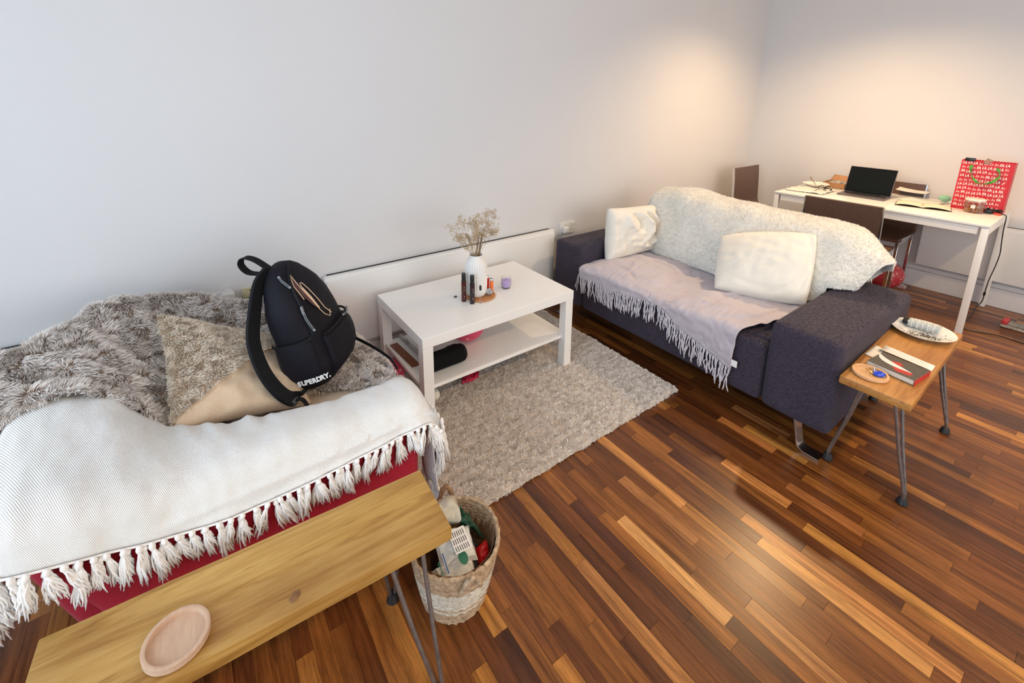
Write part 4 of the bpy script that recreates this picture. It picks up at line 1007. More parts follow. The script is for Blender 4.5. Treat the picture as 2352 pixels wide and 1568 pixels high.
def grow(bm, p, d, ln, r, lvl):
    n = 5; pts = [p.copy()]; dd = d.copy()
    for i in range(n):
        dd = (dd + Vector((random.gauss(0, .07), random.gauss(0, .07), random.gauss(0, .05)))).normalized(); p = p + dd * ln / n; pts.append(p.copy())
    tube(bm, pts, [r * (1 - .09 * i) for i in range(len(pts))], 3, False)
    if lvl == 0:
        for _ in range(random.choice([2, 3, 4])): blos.append(p + Vector((random.gauss(0, .0045), random.gauss(0, .0045), random.gauss(0, .0045))))
        return
    for _ in range(random.choice([2, 3, 3])):
        ax = Vector((random.gauss(0, 1), random.gauss(0, 1), random.gauss(0, .6) + .15)).normalized()
        grow(bm, p if random.random() < .55 else pts[-2 - random.randint(0, 2)], (dd + ax * .62).normalized(), ln * random.uniform(.48, .72), r * .72, lvl - 1)
M0 = Vector((vc[0], vc[1], CZ + .215))
tgts = [(-.13, .0, .17), (-.11, .02, .09), (-.08, .01, .205), (-.04, -.03, .15), (-.03, .03, .10), (.0, -.02, .215), (.02, .02, .17), (.05, -.02, .20), (.07, .02, .155), (.09, .0, .205), (.11, -.03, .14), (.13, .01, .18), (.03, .0, .11), (-.06, -.03, .07), (.10, .02, .10), (-.10, -.01, .13)]
for t_ in tgts:
    bm = bmesh.new(); q = Vector(t_); e = M0 + Vector((q.x * .12, q.y * .3, 0)); tip = M0 + q * .62
    tube(bm, [Vector((vc[0] - q.x * .15, vc[1], CZ + .05)), e, (e + tip) / 2 + Vector((q.x * .05, 0, .012)), tip], [.0013, .0013, .0011, .0009], 4, False)
    for _ in range(3):
        grow(bm, tip if _ else (e + tip) / 2 + Vector((q.x * .05, 0, .012)), (q.normalized() + Vector((random.gauss(0, .35), random.gauss(0, .35), random.gauss(.1, .2)))).normalized(), q.length * .25, .0008, 3)
    fin('stem', bm, M_STEM, df)
bm = bmesh.new()
for p in blos:
    q = bmesh.ops.create_icosphere(bm, subdivisions=1, radius=random.uniform(.0014, .0026))
    for v in q['verts']: v.co += p
o = fin('blossom', bm, M_BLOS, df); o['kind'] = 'stuff'
for (dx_, dy_, hh, w_) in ((.036, .012, .105, .0075), (.018, .018, .085, .005)):
    bm = bmesh.new(); tube(bm, [(vc[0] + dx_ * .45, vc[1] + dy_, CZ + .10), (vc[0] + dx_ * .75, vc[1] + dy_, CZ + .215), (vc[0] + dx_ + .01, vc[1] + dy_, CZ + .215 + hh)], [w_ * .8, w_, w_], 10, flat=.4)
    tag(fin('dry_bark_stick', bm, M_LEDGE, None, (vc[0] + dx_, vc[1], CZ + .1)), 'longer broad brown bark stick standing among the dried flowers' if hh > .1 else 'shorter narrow brown bark stick inside the bunch of dried flowers', 'stick', 'bark sticks in the vase')
M_AMBER = mat('dark_brown_glass', (.07, .014, .010), .12); M_AMBER2 = mat('plum_black_glass', (.022, .010, .016), .12)
M_MARK = mat('faded_pink_print', (.34, .22, .20), .5)
def spray(c, z, m, label):
    r = empty('roller_bottle', (*c, z), label, 'bottle', 'slim dark bottles beside the vase')
    bm = bmesh.new(); lathe(bm, [(0, z), (.0118, z), (.0128, z + .003), (.0128, z + .108), (.0118, z + .112), (0, z + .112)], 28, (*c, 0)); b_ = fin('bottle_body', bm, m, r)
    bm = bmesh.new(); lathe(bm, [(.0105, z + .112), (.0108, z + .114), (.0108, z + .150), (.0095, z + .153), (0, z + .153)], 28, (*c, 0)); fin('cap', bm, M_BLACKPL, r)
    for k, (w_, h_, zz) in enumerate(((.005, .006, .078), (.008, .002, .068), (.006, .0012, .063), (.007, .005, .028), (.008, .001, .020))):
        boxo('print_mark', (c[0] - .006, c[0] - .006 + w_, c[1] - .0131, c[1] - .0124, z + zz, z + zz + h_), M_MARK, r, 0)
    return r
spray((1.076, 1.858), TZ, M_AMBER, 'slim red-brown bottle with black cap, left of the white vase')
spray((1.098, 1.812), TZ, M_AMBER2, 'slim nearly black bottle with black cap, in front of the white vase')
M_CLEAR = mat('clear_glass', (1, 1, 1), .03); glass_mix(M_CLEAR, (.985, .99, .99), .035)
v_ = (1.132, 1.787)
r = empty('sample_vial', (*v_, TZ), 'tiny clear glass vial with a black cap standing before the vase', 'vial')
bm = bmesh.new(); lathe(bm, [(0, TZ), (.0048, TZ), (.0052, TZ + .002), (.0052, TZ + .062), (.004, TZ + .068), (.004, TZ + .074)], 16, (*v_, 0)); fin('glass_tube', bm, M_CLEAR, r)
bm = bmesh.new(); lathe(bm, [(0, TZ + .073), (.0058, TZ + .073), (.0060, TZ + .092), (.005, TZ + .094), (.005, TZ + .098), (0, TZ + .098)], 16, (*v_, 0)); fin('cap', bm, M_BLACKPL, r)
M_LRED = mat('red_lighter', (.70, .02, .015), .2, Coat_Weight=.5); M_LOR = mat('orange_lighter', (.85, .16, .015), .2, Coat_Weight=.5)
for c, m_, lb_, hh in (((1.243, 1.890), M_LRED, 'red lighter standing on the coaster behind the glass ball', .080), ((1.249, 1.861), M_LOR, 'orange lighter standing on the edge of the coaster', .072)):
    r = empty('lighter', (*c, CZ), lb_, 'lighter', 'lighters standing on the coaster')
    bm = bmesh.new(); lathe(bm, [(0, 0), (.0095, 0), (.0105, .002), (.0105, hh - .014), (.0098, hh - .012), (0, hh - .012)], 24)
    for v in bm.verts: v.co.y *= .62
    bm.transform(Matrix.Translation((*c, CZ))); fin('lighter_body', bm, m_, r)
    bm = bmesh.new(); lathe(bm, [(0, 0), (.0095, 0), (.0095, .009), (.007, .0115), (0, .0115)], 20)
    for v in bm.verts: v.co.y *= .62; v.co.z += max(0, v.co.x) * .3
    bm.transform(Matrix.Translation((*c, CZ + hh - .012))); fin('metal_hood', bm, M_SILV, r)
    bm = bmesh.new(); tube(bm, [Vector((c[0] - .004, c[1] - .003, CZ + hh + .001)), Vector((c[0] - .004, c[1] + .003, CZ + hh + .001))], .0035, 12); fin('spark_wheel', bm, M_BLACKPL, r)
bm = bmesh.new(); bmesh.ops.create_icosphere(bm, subdivisions=2, radius=.0205)
for v in bm.verts: v.co = Vector((v.co.x, v.co.y, v.co.z * .9)) * (1 + .06 * noise.noise(v.co * 90)) + Vector((1.213, 1.832, CZ + .0186))
M_STONE = noisy('dalmatian_glass', (.05, .05, .055), (.62, .63, .66), 55, .12, .2, .002, Coat_Weight=.6)
tag(fin('tumbled_crystal', bm, M_STONE, None, (1.213, 1.832, CZ), sm=False), 'grey and black speckled faceted crystal ball on the coaster', 'crystal')
# lilac candle
cc = (1.352, 1.872)
r = empty('jar_candle', (*cc, TZ), 'lilac candle in a small clear glass cup on the coffee table', 'candle')
bm = bmesh.new(); lathe(bm, [(0, TZ), (.022, TZ), (.026, TZ + .004), (.0285, TZ + .015), (.0300, TZ + .062), (.0288, TZ + .062), (.0274, TZ + .016), (.022, TZ + .007), (0, TZ + .006)], 40, (*cc, 0)); fin('glass_cup', bm, M_CLEAR, r)
M_WAX = mat('lilac_wax', (.47, .36, .70), .45, Subsurface_Weight=.2)
bm = bmesh.new(); lathe(bm, [(0, TZ + .0075), (.022, TZ + .0075), (.0268, TZ + .0165), (.0280, TZ + .044), (.027, TZ + .0455), (.006, TZ + .0435), (0, TZ + .0435)], 40, (*cc, 0)); fin('wax', bm, M_WAX, r)
bm = bmesh.new(); tube(bm, [(cc[0], cc[1], TZ + .043), (cc[0] + .001, cc[1], TZ + .053)], .0009, 6); fin('wick', bm, M_BLACKPL, r)
bm = bmesh.new(); box(bm, -.0085, .0085, -.0065, .0065, 0, .004, .001, 1); bm.transform(Matrix.Translation((1.064, 1.925, TZ)) @ Matrix.Rotation(.5, 4, 'Z'))
tag(fin('small_black_clip', bm, M_BLACKPL, None, (1.064, 1.925, TZ)), 'tiny black rhomboid clip lying on the table left of the bottles', 'clip')

# ================================================================== ON THE SHELF AND AROUND THE TABLE
M_TRAY = noisy('carved_mahogany', (.13, .035, .012), (.24, .075, .025), 30, .5, .2, .002)
Mt = frame((.772, 1.845, SHZ), (1, .06, 0), (-.07, 1, 0))
bm = bmesh.new(); box(bm, 0, .042, 0, .25, 0, .007, .0025, 2); bm.transform(Mt); tag(fin('incense_holder', bm, M_TRAY, None, (.79, 1.97, SHZ)), 'long flat dark red-brown wooden incense holder on the table shelf', 'incense holder')
M_MAG = noisy('printed_pages', (.16, .16, .17), (.75, .75, .74), 60, .4, 0, stretch=(3, 1, 9)); M_MAGB = noisy('pale_blue_cover', (.45, .58, .64), (.62, .70, .73), 6, .3, 0)
def book(name, origin, x, y, dims, z, mc, mp, label, group=None, cat='magazine'):
    r = empty(name, (origin[0], origin[1], z), label, cat, group); Mx = frame((*origin, z), x, y); w_, l_, t_ = dims
    local_box('page_block', Mx, (.001, w_ - .001, .001, l_ - .001, .0007, t_ - .0008), mp, r, .0003); local_box('front_cover', Mx, (0, w_, 0, l_, t_ - .0007, t_), mc, r, .0002); local_box('back_cover', Mx, (0, w_, 0, l_, 0, .0006), mc, r, .0002); return r
book('magazine', (.855, 1.90, 0), (1, .06, 0), (-.06, 1, 0), (.17, .235, .006), SHZ, M_MAG, M_PAGES, 'lowest magazine with black and white printing in the pile on the shelf', 'magazines piled on the table shelf')
book('magazine', (.862, 1.885, 0), (1, .02, 0), (-.02, 1, 0), (.165, .24, .010), SHZ + .0065, M_MAG, M_PAGES, 'white-spined magazine in the middle of the pile on the shelf', 'magazines piled on the table shelf')
book('magazine', (.875, 1.93, 0), (1, -.03, 0), (.03, 1, 0), (.15, .20, .016), SHZ + .017, M_MAGB, M_PAPER, 'pale blue booklet on top of the magazine pile on the shelf', 'magazines piled on the table shelf')
bm = bmesh.new(); tube(bm, [(.845 - .0, 1.89, SHZ + .012), (.842, 2.00, SHZ + .013), (.838, 2.14, SHZ + .013)], .010, 12)
tag(fin('rolled_leaflet', bm, noisy('leaflet', (.66, .65, .63), (.20, .20, .21), 25, .5, 0), None, (.84, 2.0, SHZ)), 'rolled white and grey leaflet along the edge of the magazine pile', 'leaflet')
# bluetooth speaker
sk = empty('portable_speaker', (.92, 1.765, SHZ), 'black cylindrical portable speaker lying on the table shelf', 'speaker')
bm = bmesh.new(); Mx = Matrix.Translation((.80, 1.765, SHZ + .0455)) @ Matrix.Rotation(math.pi / 2, 4, 'Y')
lathe(bm, [(0, -.004), (.034, -.002), (.042, .006), (.045, .018), (.0452, .190), (.043, .206), (.036, .217), (.026, .221), (0, .222)], 40, M=Mx); fin('speaker_body', bm, noisy('speaker_mesh', (.003, .003, .0035), (.007, .007, .008), 600, .8, .6, .001, Specular_IOR_Level=.15), sk)
bm = bmesh.new()
for k in range(26):
    a = 2 * math.pi * k / 26; q = bmesh.ops.create_icosphere(bm, subdivisions=1, radius=.0012)
    for v in q['verts']: v.co += Vector((.80 + .206, 1.765 + .0436 * math.cos(a), SHZ + .0455 + .0436 * math.sin(a)))
fin('stitching', bm, M_SILV, sk)
bm = bmesh.new(); ribbon(bm, [(.90, 1.765, SHZ + .0915), (.93, 1.765, SHZ + .100), (.965, 1.765, SHZ + .100), (.99, 1.765, SHZ + .0915)], (0, 1, 0), .012, .003); fin('carry_loop', bm, M_BAGW, sk)
# balloons
def balloon_mat(name, c, dots):
    m = mat(name, c, .22, Coat_Weight=.3, Subsurface_Weight=.1); v = coords(m, 'Object'); vo = N(m, 'ShaderNodeTexVoronoi'); vo.inputs['Scale'].default_value = 27; vo.inputs['Randomness'].default_value = .35
    L(m, v, vo.inputs['Vector']); f = ramp(m, vo.outputs['Distance'], [(.20, (1, 1, 1)), (.235, (0, 0, 0))]); tocol(m, mixrgb(m, f, c, dots)); return m
M_PINK = balloon_mat('pink_dotted_latex', (.72, .055, .14), (.85, .38, .38)); M_CORAL = balloon_mat('coral_dotted_latex', (.55, .05, .07), (.80, .36, .28))
def balloon(c, R, m, label, tilt):
    bm = bmesh.new(); prof = []
    for t in np.linspace(0, math.pi, 26): prof.append((R * math.sin(t) * (1 - .12 * (1 - math.cos(t)) / 2), -R * math.cos(t) * 1.06))
    prof[-1] = (.006, prof[-1][1]); prof += [(.004, R * 1.09), (.009, R * 1.14), (.007, R * 1.145)]
    lathe(bm, [(max(r_, 0), z) for r_, z in prof], 40); bm.transform(Matrix.Translation(c) @ Euler(tilt).to_matrix().to_4x4())
    o = fin('dotted_balloon', bm, m, None, c); return tag(o, label, 'balloon', 'dotted balloons')
balloon((.722, 2.025, .084), .083, M_PINK, 'pink dotted balloon on the floor between the armchair and the coffee table', (1.4, .3, .2))
balloon((1.118, 1.905, .2925), .090, M_PINK, 'pink dotted balloon resting on the shelf under the coffee table top', (1.5, 0, .5))
balloon((4.485, .985, .118), .116, M_CORAL, 'coral red dotted balloon on the floor under the desk', (1.5, .2, 1.))
# collapsed balloon
bm = bmesh.new(); bmesh.ops.create_icosphere(bm, subdivisions=5, radius=1)
for v in bm.verts:
    p = v.co.copy(); t = (p.x + 1) / 2; w_ = .2 + .8 * min(1, t * 1.6) ** .8
    q = Vector((p.x * .068, p.y * .040 * w_, p.z * .013 * w_)); q += Vector(noise.noise_vector(p * 2.6)) * .010 * w_ + Vector((0, 0, .010 * abs(noise.noise(p * 5))))
    v.co = q
bm.transform(Matrix.Translation((1.078, 1.815, .046)) @ Matrix.Rotation(.42, 4, 'Z'))
M_REDB = balloon_mat('red_dotted_latex', (.50, .012, .05), (.75, .35, .30))
tag(fin('deflated_balloon', bm, M_REDB, None, (1.078, 1.815, .03)), 'deflated crumpled red dotted balloon lying on the rug under the coffee table', 'balloon', 'dotted balloons')
bm = bmesh.new(); bmesh.ops.create_icosphere(bm, subdivisions=3, radius=.030)
for v in bm.verts: v.co = Vector((v.co.x * .9, v.co.y * 1.3, v.co.z * .85)) + Vector((.862, 1.80, .045))
tag(fin('cream_fabric_toy', bm, M_CUSH, None, (.862, 1.80, .03)), 'small cream fabric toy half hidden behind the nearest coffee table leg', 'toy')

# ================================================================== BACKPACK
B0 = Vector((.322, 1.625, .482)); T0 = Vector((.250, 1.700, .898)); zb = (T0 - B0).normalized()
th_ = math.radians(55); n0 = Vector((math.sin(th_), -math.cos(th_), 0)); nb = (n0 - zb * n0.dot(zb)).normalized(); sb = zb.cross(nb).normalized()   # sb: across the bag, away from the camera
BM = Matrix(((sb.x, nb.x, zb.x, B0.x), (sb.y, nb.y, zb.y, B0.y), (sb.z, nb.z, zb.z, B0.z), (0, 0, 0, 1)))
bp_ = empty('backpack', tuple(B0 - zb * .0), 'black nylon backpack with white wordmark sitting upright on the fur-covered armchair', 'backpack')
HB = .44
PZ = [0, .02, .06, .14, .22, .29, .34, .38, .41, .43, .44]; PWd = [.128, .142, .147, .150, .148, .140, .124, .100, .075, .050, .016]; PDp = [.078, .090, .095, .094, .087, .079, .069, .056, .043, .029, .010]; PS = [0, 0, .004, .006, .002, -.003, -.010, -.018, -.024, -.028, -.030]
def bsurf(a, z, off=0., e=3.0):
    w_ = np.interp(z, PZ, PWd) + off; d_ = np.interp(z, PZ, PDp) + off; s_ = np.interp(z, PZ, PS)
    c, s = math.cos(a), math.sin(a)
    return Vector((w_ * math.copysign(abs(c) ** (2 / e), c), s_ + d_ * math.copysign(abs(s) ** (2 / e), s), z))
bm = bmesh.new(); rings = []
for z in np.concatenate([np.linspace(0, .36, 34), np.linspace(.368, .44, 14)]):
    ring = []
    for k in range(72):
        a = 2 * math.pi * k / 72; p = bsurf(a, z); q = p * 9; nz = noise.noise(q) * .006 + noise.noise(q * 2.3) * .003
        ring.append(bm.verts.new(p + Vector((p.x, p.y, 0)).normalized() * nz))
    rings.append(ring)
for a, b in zip(rings, rings[1:]):
    for k in range(72): bm.faces.new((a[k], a[(k + 1) % 72], b[(k + 1) % 72], b[k]))
bm.faces.new(rings[0][::-1]); bm.faces.new(rings[-1]); bm.transform(BM); fin('bag_body', bm, M_BAG, bp_)
PI_ = math.pi
def patch(name, a0, a1, z0, z1, off, bulge, m, nu=20, nv=20, wr=.002):
    G = []
    for i in range(nu):
        row = []
        for j in range(nv):
            u, v = i / (nu - 1), j / (nv - 1); k = (1 - abs(2 * u - 1) ** 5) * (1 - abs(2 * v - 1) ** 5) 
            p = bsurf(a0 + (a1 - a0) * u, z0 + (z1 - z0) * v, off * (1 if k > 0 else .1) + bulge * math.sin(PI_ * u) * math.sin(PI_ * min(1, v * 1.0)) ** .5 - (.012 if k == 0 else 0))
            p += Vector((p.x, p.y, 0)).normalized() * noise.noise(p * 22) * wr; row.append(tuple(BM @ p))
        G.append(row)
    return gridmesh(name, np.array(G), m, bp_, .0025)
# angles: pi = side facing the window and camera, pi/2 = front panel
patch('side_pocket', PI_ * .80, PI_ * 1.18, .012, .185, .009, .006, M_BAG)
patch('front_pocket', PI_ * .10, PI_ * .68, .015, .168, .010, .020, M_BAG, 26, 22, .003)
def onbag(pts, off=.010): return [BM @ bsurf(a, z, off) for a, z in pts]
bm = bmesh.new(); ribbon(bm, onbag([(PI_ * (.80 + .38 * t), .186 - .006 * math.sin(PI_ * t)) for t in np.linspace(0, 1, 12)], .011), tuple(zb), .011, .004); fin('pocket_hem', bm, M_BAGW, bp_)
zpath = [(PI_ * t, z) for t, z in [(.45, .428), (.56, .418), (.66, .40), (.72, .375), (.745, .34), (.75, .30), (.755, .26), (.76, .22), (.765, .19)]]
zp = [cr([np.array(p) for p in zpath], t) for t in np.linspace(0, len(zpath) - 1, 60)]
bm = bmesh.new(); tube(bm, onbag(zp, .002), .0052, 8); fin('zip_piping', bm, M_BAGW, bp_)
bm = bmesh.new()
for a, z in zp[26:50:1]:
    c = BM @ bsurf(a, z, .0065); q = bmesh.ops.create_cube(bm, size=.0032)
    for v in q['verts']: v.co += c
fin('zip_teeth', bm, mat('zip_teeth', (.05, .05, .055), .3, .6), bp_)
zp2 = [(PI_ * t, .176 - .006 * math.sin(PI_ * (t - .1) / .6)) for t in np.linspace(.10, .66, 20)]
bm = bmesh.new(); tube(bm, onbag(zp2, .018), .0045, 8); fin('front_pocket_zip', bm, M_BAGW, bp_)
M_CORDG = mat('grey_pull_cord', (.22, .24, .27), .5)
def pull(pts, off=.012):
    P_ = onbag(pts, off); bm = bmesh.new(); sd = (P_[-1] - P_[0]).cross(BM.to_3x3() @ Vector((-1, 0, 0))).normalized() * .0028
    tube(bm, [p + sd for p in P_], .0013, 6); tube(bm, [p - sd for p in P_], .0013, 6); o = fin('zip_pull', bm, M_CORDG, bp_)
    for e_ in (P_[0], P_[-1]):
        bm = bmesh.new(); bmesh.ops.create_icosphere(bm, subdivisions=2, radius=.0048)
        for v in bm.verts: v.co += e_
        fin('pull_tip', bm, M_CORDG, o)
pull([(PI_ * .88, .405), (PI_ * .85, .39), (PI_ * .80, .375), (PI_ * .775, .365)])
pull([(PI_ * .765, .272), (PI_ * .765, .25), (PI_ * .75, .225), (PI_ * .735, .205)])
pull([(PI_ * .46, .178), (PI_ * .40, .170), (PI_ * .33, .168), (PI_ * .27, .174)], .026)
bm = bmesh.new(); c = BM @ bsurf(PI_ * .76, .285, .010); box(bm, -.006, .006, -.003, .003, -.012, .012, .002, 1); bm.transform(Matrix.Translation(c) @ BM.to_3x3().to_4x4()); fin('zip_slider', bm, M_CORDG, bp_)
# emblem on the upper front panel: outline strokes in cream with filled brown and cream strips
M_EMB = mat('cream_print', (.72, .52, .36), .6); M_EMBR = mat('brown_print', (.085, .035, .035), .6); M_WORD = mat('white_wordmark', (.78, .77, .76), .6)
def emb(u, v): return (PI_ * (.71 - .235 * u - .01 * v), .398 - .195 * v)      # u to the right, v downwards on the panel
def stroke(uv, r=.0016): 
    bm = bmesh.new(); pts = [emb(*p) for p in uv]; tube(bm, onbag(pts, .0045), r, 6); return fin('emblem_stroke', bm, M_EMB, bp_)
def fill(uv, m, name):
    bm = bmesh.new(); vs = [bm.verts.new(p) for p in onbag([emb(*p) for p in uv], .0042)]; f = bm.faces.new(vs); bmesh.ops.triangulate(bm, faces=[f]); r_ = bmesh.ops.extrude_face_region(bm, geom=bm.faces[:]); 
    for v in [g_ for g_ in r_['geom'] if isinstance(g_, bmesh.types.BMVert)]: v.co += nb * .0006
    return fin(name, bm, m, bp_, sm=False)
stroke([(.16, .46), (.10, .34), (.02, .20), (.14, .06), (.24, 0), (.30, .16), (.38, .34)])
stroke([(.38, .34), (.48, .19), (.58, .20), (.68, .36), (.76, .58), (.82, .80), (.88, .97)])
stroke([(.62, .76), (.72, .90), (.84, 1.0), (.88, .90)])
fill([(.06, .22), (.22, .05), (.30, .26), (.44, .50), (.60, .74), (.42, .62), (.22, .42)], M_EMBR, 'emblem_fill')
fill([(.36, .34), (.46, .27), (.58, .50), (.66, .74), (.60, .76), (.48, .54)], M_EMB, 'emblem_fill')
for k, ch in enumerate('SUPERDRY.'):
    t = k / 8.; n_ = -.004 + .104 * t; xs_ = -(.1475 + .0235 - .042 * max(0, t - .45) ** 1.6)
    p = BM @ Vector((xs_, n_, .038 + .004 * t)); p2 = BM @ Vector((xs_ + .016 * max(0, t - .5), n_ + .02, .0385 + .004 * t))
    text('wordmark_letter', ch, .0235, M_WORD, bp_, frame(p, p2 - p, zb), .0006, 0, .0011)
# straps
def bpt(s_, n_, z_): return BM @ Vector((s_, n_, z_))
def spl(P_, n=30): A = [np.array(p) for p in P_]; return [Vector(cr(A, t)) for t in np.linspace(0, len(A) - 1, n)]
bm = bmesh.new(); ribbon(bm, spl([bpt(-.045, -.050, .425), (.150, 1.655, .855), (.124, 1.61, .785), (.104, 1.545, .705), (.118, 1.495, .622), (.150, 1.462, .556), (.186, 1.455, .515), (.222, 1.49, .498)], 40), tuple((sb + nb * .25 + Vector((0, 0, -.15))).normalized()), .046, .011); fin('shoulder_strap', bm, M_BAGW, bp_)
bm = bmesh.new(); ribbon(bm, spl([bpt(.05, -.062, .415), bpt(.07, -.095, .36), bpt(.085, -.110, .22), bpt(.10, -.105, .08), bpt(.11, -.078, .0)]), tuple(sb), .052, .010); fin('shoulder_strap', bm, M_BAGW, bp_)
bm = bmesh.new(); box(bm, -.020, .020, -.006, .006, -.010, .010, .003, 1); bm.transform(Matrix.Translation((.196, 1.452, .508)) @ BM.to_3x3().to_4x4()); fin('strap_buckle', bm, mat('buckle_grey', (.05, .055, .065), .3), bp_)
bm = bmesh.new(); ribbon(bm, spl([(.196, 1.450, .512), (.212, 1.435, .515), (.222, 1.415, .500), (.222, 1.395, .48), (.220, 1.375, .468)], 22), tuple(sb), .016, .003); fin('strap_tail', bm, M_BAGW, bp_)
bm = bmesh.new(); ribbon(bm, spl([bpt(-.03, -.050, .432), bpt(-.035, -.085, .475), bpt(-.04, -.118, .492), bpt(-.04, -.135, .470), bpt(-.035, -.120, .435), bpt(-.028, -.078, .418), bpt(-.02, -.052, .412)]), tuple((sb + nb * .3).normalized()), .026, .004); fin('grab_loop', bm, M_BAGW, bp_)
bm = bmesh.new(); ribbon(bm, spl([bpt(.10, .055, .10), (.468, 1.69, .535), (.502, 1.64, .520), (.530, 1.58, .508), (.550, 1.52, .496), (.556, 1.47, .478)], 26), (0, 0, 1), .013, .003); fin('strap_tail', bm, M_BAGW, bp_)

# ================================================================== SOCKETS ON THE LEFT WALL
M_PLATE = mat('socket_plate_white', (.72, .70, .68), .3); M_YEL = mat('yellowed_plastic', (.58, .52, .33), .4)
def plate(name, x0, x1, z0, z1, m, label, cat='socket', grp='wall sockets'):
    r = empty(name, ((x0 + x1) / 2, YW, z0), label, cat, grp); boxo('face_plate', (x0, x1, YW - .009, YW, z0, z1), m, r, .002); return r
r = plate('wall_socket', 2.142, 2.292, .515, .602, M_PLATE, 'white double wall socket above the far sofa arm with a plug in it')
for k in (0, 1):
    cx_ = 2.180 + k * .074
    boxo('switch', (cx_ - .024 + .048 * k * 0 + .026, cx_ + .012 + .026, YW - .013, YW - .009, .578, .594), M_PLATE, r, .001)
    for (dx_, dz_, w_, h_) in ((0, .020, .004, .008), (-.011, .0, .007, .004), (.011, .0, .007, .004)):
        boxo('socket_hole', (cx_ + dx_ - w_ / 2, cx_ + dx_ + w_ / 2, YW - .0096, YW - .0085, .545 + dz_ - h_ / 2, .545 + dz_ + h_ / 2), M_GRILLE, r, 0)
bm = bmesh.new(); box(bm, 2.160, 2.208, YW - .040, YW - .0095, .530, .575, .008, 3); o = fin('white_plug', bm, M_PLATE, None, (2.18, YW - .01, .53)); tag(o, 'white three-pin plug pushed into the double socket by the sofa', 'plug')
r = plate('wall_socket', -.045, .098, .515, .605, M_PLATE, 'white wall socket just above the fur blanket, carrying a charger')
boxo('red_switch', (.012, .026, YW - .012, YW - .009, .572, .586), M_LRED, r, .001)
r2 = empty('white_charger', (.083, YW - .01, .545), 'white cube charger with a looping white cable above the fur blanket', 'charger')
boxo('charger_block', (.056, .106, YW - .052, YW - .0095, .548, .606), M_PLATE, r2, .003)
bm = bmesh.new(); tube(bm, spl([(.096, YW - .030, .600), (.098, YW - .030, .622), (.085, YW - .032, .641), (.068, YW - .034, .636), (.055, YW - .036, .610), (.050, YW - .040, .560), (.050, YW - .045, .53)], 26), .0024, 8); fin('cable', bm, M_PLATE, r2)
r = plate('aerial_socket', .136, .280, .512, .600, M_YEL, 'yellowed aerial outlet plate half hidden behind the backpack strap', 'socket')
bm = bmesh.new(); tube(bm, [(.186, YW - .012, .563), (.186, YW - .0085, .563)], .0105, 20); fin('round_outlet', bm, M_GRILLE, r)
for (x, z, w_) in ((.160, .553, .006), (.212, .562, .006), (.228, .585, .010), (.172, .588, .010), (.216, .548, .010)): boxo('screw_mark', (x - w_ / 2, x + w_ / 2, YW - .0096, YW - .0085, z - .002, z + .002), M_GRILLE, r, 0)

# ================================================================== DESK
DX0, DX1, DY0, DY1, DH = 3.962, 4.708, .437, 1.688, .740
dk = empty('white_desk', ((DX0 + DX1) / 2, (DY0 + DY1) / 2, 0), 'rectangular white desk with square metal legs along the right wall', 'desk')
M_DESK = noisy('desk_laminate', (.87, .85, .81), (.84, .82, .78), 3, .25, .02, .001, 60)
boxo('desk_top', (DX0, DX1, DY0, DY1, DH - .016, DH), M_DESK, dk, .002, 2)
for d_ in ((DX0 + .004, DX0 + .018, DY0 + .05, DY1 - .05), (DX1 - .018, DX1 - .004, DY0 + .05, DY1 - .05), (DX0 + .05, DX1 - .05, DY0 + .004, DY0 + .018), (DX0 + .05, DX1 - .05, DY1 - .018, DY1 - .004)):
    boxo('apron', (*d_, DH - .066, DH - .019), M_WHITE, dk, .001, 1)
for a in (0, 1):
    for b in (0, 1):
        x = DX0 + .002 + a * (DX1 - DX0 - .038); y = DY0 + .002 + b * (DY1 - DY0 - .038); l_ = boxo('leg', (x, x + .034, y, y + .034, .004, DH - .0185), M_WHITE, dk, .002, 2)
        boxo('leg_pad', (x + .004, x + .030, y + .004, y + .030, 0, .004), M_PLATE, l_, 0)

